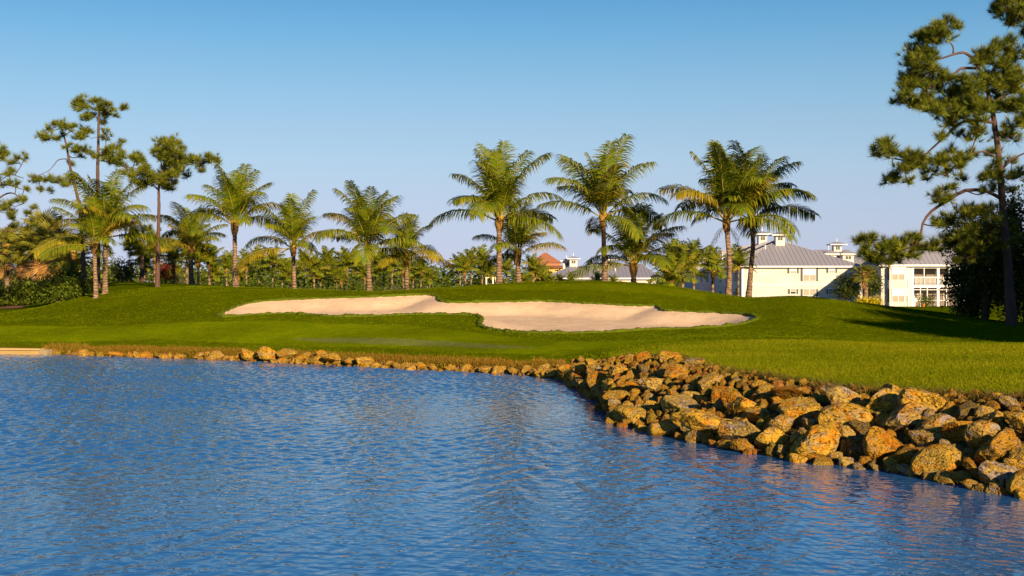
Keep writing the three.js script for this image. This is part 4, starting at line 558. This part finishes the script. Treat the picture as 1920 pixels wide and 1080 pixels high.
// thicket under the cabbage palms
const G5 = 'dark shrubs under the cabbage palms', L5 = 'dark green shrub growing under the cabbage palms with dead skirts';
[[22, 98, 64, 30], [54, 97, 64, 38], [84, 96, 52, 34], [104, 84, 50, 44], [130, 86, 50, 34], [150, 88, 40, 26], [30, 112, 70, 40], [122, 94, 70, 66], [-40, 98, 90, 44], [70, 113, 90, 46]].forEach(([X, d, w, h], i) => bush(X, d, w, h, GREEN, L5, 'shrub', G5, 800 + i, { n: 2000, size: 0.22 }));
// bougainvillea
bush(311, 101, 30, 40, [[0.30, 0.015, 0.035], [0.40, 0.03, 0.03]], 'red flowering shrub in full bloom beside the bare trunked pine', 'shrub', null, 830, { name: 'flowering_shrub', n: 900, size: 0.16, extra: root => part('leaves', leafCloud(831, [[0, 0.8, 0, 0.62], [0.2, 0.4, 0.1, 0.5]], 500, 0.18, ...GREEN), leafMat, root) });
bush(334, 112, 26, 36, OLIVE, 'round clipped olive shrub behind the red flowering shrub', 'shrub', null, 832, { n: 1200, size: 0.14 });
bush(232, 112, 46, 60, OLIVE, 'pale grey green bushy tree beside the short bushy pine', 'shrub', null, 833, { n: 1600, size: 0.2 });
// shrubs of the far row
const G6 = 'shrubs in front of the far row of palms', L6 = 'leafy green shrub in front of the far row of palms', L7 = 'grey olive shrub in front of the far row of palms', G7 = 'grey olive shrubs in front of the far row of palms';
[[445, 140, 46, 34], [500, 142, 46, 36], [538, 138, 46, 34], [590, 140, 50, 36], [632, 138, 46, 34], [680, 136, 46, 36], [728, 145, 46, 34], [762, 150, 46, 36], [405, 140, 46, 34], [865, 150, 40, 26], [900, 155, 40, 24], [960, 150, 44, 30], [462, 130, 44, 40], [482, 128, 52, 46], [513, 128, 60, 44], [425, 135, 50, 40], [655, 130, 60, 50], [710, 140, 40, 40], [570, 150, 50, 36], [610, 150, 50, 36], [390, 130, 50, 40], [820, 160, 50, 30], [1000, 150, 60, 40]].forEach(([X, d, w, h], i) => bush(X, d, w, h, GREEN, L6, 'shrub', G6, 850 + i, { n: 1500, size: 0.24 }));
[[742, 132, 60, 36], [800, 135, 62, 36], [775, 140, 50, 30], [840, 140, 50, 26]].forEach(([X, d, w, h], i) => bush(X, d, w, h, OLIVE, L7, 'shrub', G7, 870 + i, { n: 1500, size: 0.2 }));
// far wood that closes the view behind the palms
{
  const r = rngOf(44), bl = []; for (let i = 0; i < 190; i++) { const X = -250 + i * 8.8 + r() * 8, d = 250 + r() * 60, x = (X - 960) / F * d, hh = (X > 835 ? 4.2 : 6.0) + r() * 2.6; bl.push([x, 0.5 + hh * 0.42, -d, hh * 0.55, 1]); }
  const m = shadows(new THREE.Mesh(leafCloud(45, bl, 62000, 0.9, ...GREEN), leafMat)); m.name = 'far_wood'; scene.add(tag(m, 'far off wood of mixed trees closing the view behind the palms', 'wood', null, 'stuff'));
}
// round topped tree on the crest row and others behind the grey roof
const G8 = 'round crowned trees behind the roofs', L8 = 'round crowned green tree behind the grey roofs';
[[1035, 215, 70, 62], [1250, 205, 50, 58], [985, 220, 60, 60], [1060, 235, 60, 50]].forEach(([X, d, w, h], i) => bush(X, d, w, h, GREEN, L8, 'tree', G8, 880 + i, { name: 'broadleaf_tree', n: 1800, size: 0.3 }));
// dark evergreen behind the big pine, the shade trees beside it
function broadTree(p, h, w, seed, label, group, n, size, tone, lowY = 0.12) {
  const r = rngOf(seed), bl = []; for (let i = 0; i < 20; i++) { const t = r(), a = r() * 6.28, y = h * lerp(lowY + 0.1, 0.92, t), k = w * Math.sqrt(Math.max(0.1, 1 - Math.pow((t - 0.4) / 0.75, 2))) * (0.35 + 0.4 * r()); bl.push([Math.cos(a) * k, y, Math.sin(a) * k, w * (0.30 + 0.16 * r()), 1]); }
  const root = thing('evergreen_tree', p, label, 'tree', group), tr = new GB(); tr.tube([V(0, -0.2, 0), V(0.1, h * 0.35, 0.1), V(0, h * 0.75, 0)], 0.22, 0.08, 8, [0.09, 0.065, 0.045]); part('trunk', tr.geo(), barkMat, root);
  const lb = new GB(); for (const b of bl.slice(0, 10)) lb.tube([V(0, b[1] * 0.6, 0), V(b[0] * 0.5, b[1] * 0.85, b[2] * 0.5), V(b[0], b[1], b[2])], 0.08, 0.02, 5, [0.09, 0.065, 0.045]); part('branches', lb.geo(), barkMat, root);
  part('crown', leafCloud(seed + 1, bl, n, size, ...tone), leafMat, root);
}
broadTree(foot(1846, 72), 6.8, 2.5, 901, 'dense dark evergreen tree standing behind the tall slash pine', null, 17000, 0.19, DARKG, 0.0);
broadTree(foot(1925, 71), 7.6, 2.6, 903, 'tall dark evergreen tree pressed against the trunk of the slash pine', null, 17000, 0.19, DARKG, 0.0);
broadTree(foot(1822, 76), 4.4, 1.5, 905, 'low dark evergreen tree hiding the end of the screened porch', null, 9000, 0.18, DARKG, 0.0);
const G9 = 'shade trees at the edge of the course', L9 = 'spreading shade tree beside the lawn, its shadow on the grass before the slash pine';
[[25.5, -44, 5.6, 2.6], [29, -41, 7.5, 2.8], [28.8, -49, 7.2, 2.8], [31.5, -53, 12.5, 3.8], [35, -57, 13, 4], [35, -48, 11, 3.6]].forEach(([x, z, h, w], i) => broadTree(V(x, H(x, z), z), h, w, 920 + i * 3, L9, G9, 13000, 0.32, DARKG, 0.05));

// ------------------------------------------------------------------ houses
const M = {
  wall: std([0.67, 0.61, 0.59], 0.85, { map: sandTex }), trim: std([0.80, 0.79, 0.80], 0.7),
  roof: std([0.27, 0.265, 0.31], 0.5, { specularIntensity: 0.5 }), rib: std([0.30, 0.295, 0.34], 0.5), shutter: std([0.085, 0.10, 0.10], 0.7), blind: std([0.36, 0.33, 0.28], 0.6), glass: new THREE.MeshPhysicalMaterial({ color: col(0.05, 0.055, 0.06), roughness: 0.08, specularIntensity: 1 }),
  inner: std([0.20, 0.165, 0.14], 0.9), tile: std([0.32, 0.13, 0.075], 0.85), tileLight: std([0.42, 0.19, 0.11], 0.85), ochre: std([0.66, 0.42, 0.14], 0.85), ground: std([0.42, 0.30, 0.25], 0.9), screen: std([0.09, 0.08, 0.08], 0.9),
};
const bx = (x0, x1, y0, y1, z0, z1) => new THREE.BoxGeometry(x1 - x0, y1 - y0, z1 - z0).translate((x0 + x1) / 2, (y0 + y1) / 2, (z0 + z1) / 2);
function prism(b, t) { // frustum between two rectangles: b = [x0, x1, z0, z1, y], t the same
  const q = ([x0, x1, z0, z1, y]) => [[x0, y, z1], [x1, y, z1], [x1, y, z0], [x0, y, z0]], p = [...q(b), ...q(t)], g = new THREE.BufferGeometry(); g.setAttribute('position', new THREE.Float32BufferAttribute(p.flat(), 3));
  g.setIndex([0, 1, 5, 0, 5, 4, 1, 2, 6, 1, 6, 5, 2, 3, 7, 2, 7, 6, 3, 0, 4, 3, 4, 7, 4, 5, 6, 4, 6, 7, 3, 2, 1, 3, 1, 0]); const f = g.toNonIndexed(); f.computeVertexNormals(); f.setAttribute('uv', new THREE.Float32BufferAttribute(new Float32Array(f.attributes.position.count * 2), 2)); return f;
}
function seams(b, t, step) { // raised seams running up the front and side slopes of a hip roof
  const gs = [], rib = (p, q) => { const d = q.clone().sub(p), l = d.length(); if (l < 0.3) return; const g = new THREE.BoxGeometry(0.045, 0.05, l); g.lookAt(d.normalize()); g.translate((p.x + q.x) / 2, (p.y + q.y) / 2 + 0.02, (p.z + q.z) / 2); gs.push(g); };
  const [x0, x1, z0, z1, y0] = b, [u0, u1, w0, w1, y1] = t;
  for (let x = x0 + step; x < x1; x += step) { const f = x < u0 ? (x - x0) / (u0 - x0) : x > u1 ? (x1 - x) / (x1 - u1) : 1; rib(V(x, y0, z1), V(x, lerp(y0, y1, f), lerp(z1, w1, f))); }
  for (let z = z1 - step; z > z0; z -= step) { const f = z > w1 ? (z1 - z) / (z1 - w1) : z < w0 ? (z - z0) / (w0 - z0) : 1; rib(V(x0, y0, z), V(lerp(x0, u0, f), lerp(y0, y1, f), z)); rib(V(x1, y0, z), V(lerp(x1, u1, f), lerp(y0, y1, f), z)); }
  return mergeGeometries(gs);
}
function hipRoof(root, b, t, mat = M.roof, ribs = 0.62) { const r = part('roof', prism(b, t), mat, root); if (ribs) { const s = part('roof_seams', seams(b, t, ribs), M.rib, r); s.userData.kind = 'stuff'; } return r; }
function fascia(root, [x0, x1, z0, z1, y], h = 0.2) { part('fascia', mergeGeometries([bx(x0 - 0.03, x1 + 0.03, y - h, y + 0.03, z1 - 0.1, z1 + 0.03), bx(x0 - 0.03, x0 + 0.1, y - h, y + 0.03, z0, z1 - 0.102), bx(x1 - 0.1, x1 + 0.03, y - h, y + 0.03, z0, z1 - 0.102)]), M.trim, root); part('soffit', bx(x0 + 0.1, x1 - 0.1, y - h, y - h + 0.06, z0, z1 - 0.1), M.trim, root); }
function windowAt(root, x0, x1, y0, y1, z, cols, rows, paneMats, shut = 0, axis = 0) { // frame with its panes on a front wall (axis 0) or a wall that faces -x (axis 1)
  const f = 0.07, gs = []; const T = g => axis ? g.rotateY(-Math.PI / 2) : g; // local: x along the wall, z outwards
  const w = x1 - x0, h = y1 - y0; gs.push(bx(-f, w + f, -f, 0, 0, 0.07), bx(-f, w + f, h, h + f, 0, 0.07), bx(-f, 0, 0, h, 0, 0.07), bx(w, w + f, 0, h, 0, 0.07));
  for (let i = 1; i < cols; i++) gs.push(bx(w * i / cols - 0.03, w * i / cols + 0.03, 0, h, 0, 0.06)); for (let j = 1; j < rows; j++) for (let i = 0; i < cols; i++) gs.push(bx(w * i / cols + (i ? 0.032 : 0.002), w * (i + 1) / cols - (i < cols - 1 ? 0.032 : 0.002), h * j / rows - 0.025, h * j / rows + 0.025, 0, 0.055));
  const m = part('window', T(mergeGeometries(gs)), M.trim, root); m.position.set(axis ? z : x0, y0, axis ? x0 : z);
  for (let j = 0; j < rows; j++) for (let i = 0; i < cols; i++) part('pane', T(bx(w * i / cols + 0.034, w * (i + 1) / cols - 0.034, h * j / rows + 0.028, h * (j + 1) / rows - 0.028, 0.004, 0.03)), paneMats[j % paneMats.length], m);
  if (shut) for (const s of [-1, 1]) { const q = part('shutter', T(s < 0 ? bx(-f - shut - 0.02, -f - 0.02, 0, h, 0, 0.06) : bx(w + f + 0.02, w + f + 0.02 + shut, 0, h, 0, 0.06)), M.shutter, root); q.position.copy(m.position); }
}
function cupola(root, cx, cz, yb, w, hb, eave, hr, fin, panes = true) {
  const c = part('cupola', bx(-w / 2, w / 2, -1.6, hb, -w / 2, w / 2), M.wall, root); c.position.set(cx, yb, cz);
  part('cupola_fascia', bx(-eave / 2, eave / 2, hb + 0.002, hb + 0.18, -eave / 2, eave / 2), M.trim, c); part('cupola_roof', prism([-eave / 2, eave / 2, -eave / 2, eave / 2, hb + 0.184], [-0.06, 0.06, -0.06, 0.06, hb + 0.184 + hr]), M.roof, c);
  if (fin) part('finial', new THREE.CylinderGeometry(0.03, 0.07, fin, 6).translate(0, hb + 0.15 + hr + fin / 2, 0), M.trim, c);
  if (panes) for (const s of [-1, 1]) part('louvre', bx(s * w * 0.14 - w * 0.11, s * w * 0.14 + w * 0.11, hb * 0.3, hb * 0.78, w / 2 + 0.004, w / 2 + 0.03), M.shutter, c);
  return c;
}
// white apartment house: axis straight away from the lake
{
  const d = 180, s = d / F, bp = foot(1500, d), px = X => (X - 960) * s - bp.x, py = r => CAM - (r - HOR) * s - bp.y;
  const root = thing('apartment_house', bp, 'long white two storey apartment house with grey hip roof and two roof cupolas', 'building');
  const xl = px(1391), xr = px(1612), D = 66, eave = py(499); part('front_wall', bx(xl, xr, -0.3, eave - 0.1, -0.3, 0), M.wall, root); part('side_wall', bx(xl, xl + 0.3, -0.3, eave - 0.1, -D, -0.302), M.wall, root); part('rear_wall', bx(xl + 0.302, xr, -0.3, eave - 0.1, -D, -D + 0.3), M.wall, root); part('far_side_wall', bx(xr - 0.3, xr, -0.3, eave - 0.1, -D + 0.302, -0.302), M.wall, root);
  const eb = [xl - 0.55, xr + 0.55, -D - 0.5, 0.6, eave], ridgeX = 39.0 - bp.x, rt = [ridgeX - 0.1, ridgeX + 0.1, -D + 8, -8, py(450) + 0.30]; hipRoof(root, eb, rt); fascia(root, eb);
  part('belt_course', bx(xl + 0.3, xr, py(535), py(533.5), 0.003, 0.05), M.trim, root); part('corner_board', bx(xl - 0.03, xl + 0.28, 0, eave - 0.22, 0.003, 0.06), M.trim, root);
  const W = (X0, X1, r0, r1, c, rw, pm, sh) => windowAt(root, px(X0), px(X1), py(r1), py(r0), 0.003, c, rw, pm, sh);
  W(1481, 1493, 503.5, 512.5, 1, 2, [M.blind, M.trim], 0.24); W(1506, 1529, 503, 527, 2, 2, [M.blind, M.trim], 0.26); W(1554, 1565, 503.5, 511.5, 1, 2, [M.blind, M.trim], 0.24);
  W(1482, 1492, 542, 551, 1, 2, [M.glass, M.blind], 0.24); W(1506, 1529, 542, 566, 2, 2, [M.blind, M.blind], 0.26); W(1554, 1565, 542, 551, 1, 2, [M.glass, M.glass], 0.24);
  for (let i = 0; i < 9; i++) for (const fl of [0, 1]) { const z = -6 - i * 6.6; windowAt(root, z, z + 1.15, 0.7 + fl * 2.75, 2.0 + fl * 2.75, xl - 0.003, 1, 2, [M.glass, M.glass], 0.3, 1); }
  part('porch_door', bx(xl - 0.08, xl - 0.004, 0, 2.5, -4.6, -2.6), M.glass, root);
  const rz = X => -(39 * F / (X - 960) - d);
  cupola(root, ridgeX, rz(1463) - 0.6, py(456) + 0.35, 1.3, 0.95, 2.7, 0.42, 0.75); cupola(root, ridgeX, rz(1429), py(460) + 1.1, 1.3, 1.15, 2.7, 0.42, 0.8);
  for (const [X, r, z] of [[1448, 459, -5], [1489, 480, -3], [1398, 467, -20]]) part('roof_vent', new THREE.CylinderGeometry(0.1, 0.1, 1.5, 8).translate(px(X) * 1, py(r) - 0.6, z), M.trim, root);
  part('lightning_rod', new THREE.CylinderGeometry(0.05, 0.07, 2.2, 6).translate(px(1505), py(459), -8.2), M.trim, root);
}
// wing behind it with dormers
{
  const d = 232, s = d / F, bp = foot(1600, d), px = X => (X - 960) * s - bp.x, py = r => CAM - (r - HOR) * s - bp.y, root = thing('apartment_house', bp, 'apartment house behind with a cupola and dormers rising over the white house roof', 'building');
  const xl = px(1470), xr = px(1660), eave = py(508); part('wall', bx(xl, xr, 0, eave, -16, 0), M.wall, root); const b = [xl - 0.5, xr + 0.5, -16.5, 0.6, eave]; hipRoof(root, b, [px(1546), px(1612), -8.1, -7.9, py(467) + 0.1]); fascia(root, b);
  cupola(root, px(1587) + 0.3, -8, py(470), 1.5, 1.25, 3.2, 0.5, 0.7); cupola(root, px(1595), -2.6, py(489), 2.0, 1.15, 3.0, 0.7, 0); cupola(root, px(1562), -2.6, py(489), 2.0, 1.15, 3.0, 0.7, 0);
  part('lightning_rod', new THREE.CylinderGeometry(0.04, 0.06, 1.6, 6).translate(px(1569), py(466), -6), M.trim, root);
}
// house with screened porches
{
  const d = 168, s = d / F, bp = foot(1720, d), px = X => (X - 960) * s - bp.x, py = r => CAM - (r - HOR) * s - bp.y, root = thing('porch_house', bp, 'pinkish two storey house with a bay window and stacked screened porches', 'building');
  const xl = px(1652), xp = px(1709), xr = px(1850), eave = py(497), base = Math.min(0, py(577)), fl = py(535);
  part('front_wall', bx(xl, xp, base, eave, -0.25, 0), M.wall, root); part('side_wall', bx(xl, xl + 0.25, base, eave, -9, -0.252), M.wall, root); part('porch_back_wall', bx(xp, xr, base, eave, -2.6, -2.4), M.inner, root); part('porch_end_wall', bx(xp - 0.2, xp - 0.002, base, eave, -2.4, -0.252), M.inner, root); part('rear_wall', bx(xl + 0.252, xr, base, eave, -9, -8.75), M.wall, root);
  part('upper_slab', bx(xp + 0.002, xr, fl - 0.32, fl, -2.398, 0.04), M.trim, root); part('lower_slab', bx(xp + 0.002, xr, base, base + 0.16, -2.398, 0.02), M.trim, root); part('porch_beam', bx(xp + 0.002, xr, py(503), eave - 0.02, -0.25, 0.02), M.trim, root);
  const b = [xl - 0.5, xr + 0.5, -9.5, 0.6, eave + 0.02]; hipRoof(root, b, [px(1706), px(1800), -4.7, -4.3, py(452) + 0.1]); fascia(root, b);
  part('bay', bx(px(1664), px(1695), base, eave - 0.24, 0.003, 0.9), M.wall, root);
  const W = (X0, X1, r0, r1, c, rw, pm, z) => windowAt(root, px(X0), px(X1), py(r1), py(r0), z, c, rw, pm);
  W(1669, 1691, 503, 525, 2, 2, [M.blind, M.trim], 0.903); W(1669, 1691, 542, 566, 2, 2, [M.blind, M.trim], 0.903); W(1697.5, 1703, 503, 526, 1, 1, [M.trim], 0.003); W(1697.5, 1702, 542, 566, 1, 2, [M.blind, M.trim], 0.003);
  for (const r of [[503, 525], [542, 566]]) part('bay_side_window', bx(px(1664) - 0.04, px(1664) - 0.003, py(r[1]), py(r[0]), 0.2, 0.75), M.glass, root);
  for (const X of [1711, 1759, 1800, 1845]) for (const [a, q] of [[base + 0.162, fl - 0.322], [fl + 0.002, py(503) - 0.002]]) part('porch_post', bx(px(X) - 0.16, px(X) + 0.16, a, q, -0.22, 0.06), M.trim, root);
  for (const X of [1733, 1780, 1822]) { part('screen_mullion', bx(px(X) - 0.05, px(X) + 0.05, fl + 0.002, py(503) - 0.002, -0.12, -0.02), M.trim, root); }
  for (const X of [1726, 1739, 1775, 1788, 1815, 1830]) part('screen_mullion', bx(px(X) - 0.05, px(X) + 0.05, base + 0.162, fl - 0.322, -0.12, -0.02), M.trim, root);
  for (const [X0, X1] of [[1713.6, 1756.6], [1761.5, 1797.6], [1802.5, 1842.6]]) { part('handrail', bx(px(X0), px(X1), py(520.5), py(519), -0.018, 0.05), M.trim, root); const n = Math.round((X1 - X0) * s / 0.17); for (let i = 1; i < n; i++) part('baluster', bx(lerp(px(X0), px(X1), i / n) - 0.025, lerp(px(X0), px(X1), i / n) + 0.025, fl + 0.002, py(520.6), -0.015, 0.035), M.trim, root); part('screen_rail', bx(px(X0), px(X1), base + 0.9, base + 1.0, -0.018, 0.04), M.trim, root); part('screen_rail', bx(px(X0), px(X1), fl - 0.62, fl - 0.54, -0.018, 0.04), M.trim, root); }
  for (const [X0, X1, r0, r1] of [[1713, 1723, 506, 530], [1764, 1774, 506, 530], [1714, 1724, 545, 568], [1729, 1738, 548, 562], [1779, 1787, 548, 565]]) part('curtain', bx(px(X0), px(X1), py(r1), py(r0), -2.39, -2.3), M.blind, root);
  part('downpipe', mergeGeometries([bx(px(1709) - 0.5, px(1709) - 0.38, base, eave - 0.3, 0.003, 0.12), bx(px(1708) - 0.3, px(1708) + 0.3, eave - 0.3, eave - 0.02, 0.005, 0.2)]), M.trim, root);
}
// long low house behind the crest
{
  const d = 205, s = d / F, bp = foot(1130, d), px = X => (X - 960) * s - bp.x, py = r => CAM - (r - HOR) * s - bp.y, root = thing('low_house', bp, 'long low cream house with a wide grey roof just behind the crest', 'building');
  const eave = py(521.5), xl = px(1060), xr = px(1232); part('wall', bx(xl, xr, -0.2, eave, -16, 0), M.wall, root); const b = [xl - 0.5, xr + 0.6, -16.5, 0.6, eave + 0.02]; hipRoof(root, b, [px(1138), px(1212), -8.3, -7.8, py(496) + 0.25]); fascia(root, b);
  const b2 = [px(1012), px(1108), -20, -1.5, py(523)]; part('wing_wall', bx(px(1018), px(1058), -0.2, py(523) - 0.24, -19, -2), M.wall, root); hipRoof(root, b2, [px(1078), px(1094), -10.8, -10.4, py(500) + 0.3]); part('doorway', bx(px(1218), px(1221), 0, eave - 0.3, 0.004, 0.03), M.shutter, root);
  cupola(root, px(1068), -12, py(501) + 0.2, 1.25, 0.95, 2.2, 0.35, 0.6); cupola(root, px(1081), -10.5, py(500) + 0.4, 1.3, 1.0, 2.3, 0.35, 0.6); cupola(root, px(1150), -8, py(497), 1.2, 0.9, 2.4, 0.3, 0);
  for (const [X, r] of [[1124, 501], [1157, 504], [1228, 512]]) part('roof_vent', new THREE.CylinderGeometry(0.11, 0.11, 0.7, 8).translate(px(X), py(r) - 0.2, -3.5), M.trim, root);
}
{ // ochre tower with a red tiled roof
  const d = 290, s = d / F, bp = foot(1023, d), px = X => (X - 960) * s - bp.x, py = r => CAM - (r - HOR) * s - bp.y, root = thing('tiled_tower', bp, 'ochre walled building with a pyramid roof of red tiles behind the trees', 'building');
  const w = (px(1050) - px(997)) / 2, e = py(493); part('wall', bx(-w, w, 0, e, -2 * w, 0), M.ochre, root); hipRoof(root, [-w - 0.5, w + 0.5, -2 * w - 0.5, 0.5, e], [-0.3, 0.3, -w - 0.3, -w + 0.3, py(479) + 0.7], M.tile, 0); part('cornice', bx(-w - 0.2, w + 0.2, e - 0.45, e - 0.1, 0.003, 0.25), M.tileLight, root);
  hipRoof(root, [-w - 1, w + 3.4, 0.3, 4.6, py(504)], [-w, w + 1.6, 0.4, 1.2, py(498)], M.tile, 0); part('lower_wall', bx(-w - 0.6, w + 3, 0, py(504) - 0.01, 0.32, 4.2), M.ochre, root);
}
// ------------------------------------------------------------------ small things round the houses
{
  const mk = (X, row, d) => { const p = foot(X, d); return p; };
  const p = foot(1715, 128), w = thing('utility_sign', p, 'small white notice board on a post in front of the porch house', 'sign'); const up = CAM - (582 - HOR) / F * 128 - p.y; const m = std([0.75, 0.72, 0.68], 0.6);
  part('post', new THREE.BoxGeometry(0.12, 0.62 + Math.max(0, up), 0.08).translate(0, 0.31 + Math.max(0, up) / 2, 0), m, w); part('board', new THREE.BoxGeometry(0.4, 0.36, 0.06).translate(0, 0.66 + Math.max(0, up), 0.075), m, w); part('side_board', new THREE.BoxGeometry(0.12, 0.24, 0.05).translate(-0.1, 0.97 + Math.max(0, up), 0.08), m, w);
  // clipped golden hedge
  const hb = []; for (let i = 0; i < 9; i++) for (const y of [0.28, 0.62]) hb.push([-0.92 + i * 0.23, y * 0.9, (i % 3 - 1) * 0.2, 0.25, 1]); const hd = 118, hp = foot(1630, hd); shrub('clipped_hedge', hp, hb, 2600, 0.13, GOLD, 'low clipped hedge with golden leaves beside the porch house', 'hedge', null, 940);
  bush(1588, 152, 46, 62, DARKG, 'large dark shrub against the white apartment wall beside the golden hedge', 'shrub', null, 941, { n: 3600, size: 0.22 }); bush(1632, 158, 30, 70, DARKG, 'tall dark shrub between the white apartment house and the porch house', 'shrub', null, 942, { n: 3000, size: 0.22 });
  bush(1738, 130, 26, 20, GREEN, 'small leafy plant growing beside the white notice board', 'plant', null, 943, { n: 700, size: 0.16 });
  const pot = thing('clay_pot', foot(1731, 124), 'small orange clay pot on the grass by the white notice board', 'pot'); part('bowl', new THREE.LatheGeometry([[0.001, 0], [0.14, 0], [0.2, 0.3], [0.23, 0.31], [0.23, 0.37], [0.19, 0.37], [0.18, 0.3], [0.001, 0.28]].map(q => new THREE.Vector2(...q)), 16), std([0.5, 0.2, 0.04], 0.8), pot); part('plant', leafCloud(950, [[0, 0.55, 0, 0.22]], 160, 0.14, ...GREEN), leafMat, pot);
  // three white posts beyond the crest, one carrying a bar
  [[912, 0, 1], [924.5, 0, 0], [930, 0, 0]].forEach(([X, , bar], i) => { const d = 150, b = foot(X, d), top = CAM - (522 - HOR) / F * d - b.y, t = thing('white_post', b, bar ? 'white post with a short arm beyond the crest' : 'plain white post beyond the crest beside the post with an arm', 'post', bar ? null : 'plain white posts'); const m = std([0.75, 0.68, 0.55], 0.7); part('shaft', new THREE.BoxGeometry(0.16, top + 0.3, 0.16).translate(0, top / 2 - 0.1, 0), m, t); part('cap', new THREE.BoxGeometry(bar ? 0.42 : 0.22, 0.1, 0.22).translate(bar ? 0.1 : 0, top + 0.1, 0), m, t); });
  // paved edge in front of the porches
  const g = landSheet(outline([[1742, 586], [1765, 584.5], [1800, 584], [1860, 583], [1860, 588], [1800, 588], [1765, 588]].map(([X, r]) => [X, r]), 50).map(p => { const d = 150; return V(p.x / -p.z * d, 0, -d - (p.z + 74) * 0.5); }), (x, z) => H(x, z) + 0.06, () => [1, 1, 1], 1.5); structure('paved_path', g, M.ground);
}
renderer.render(scene, camera);
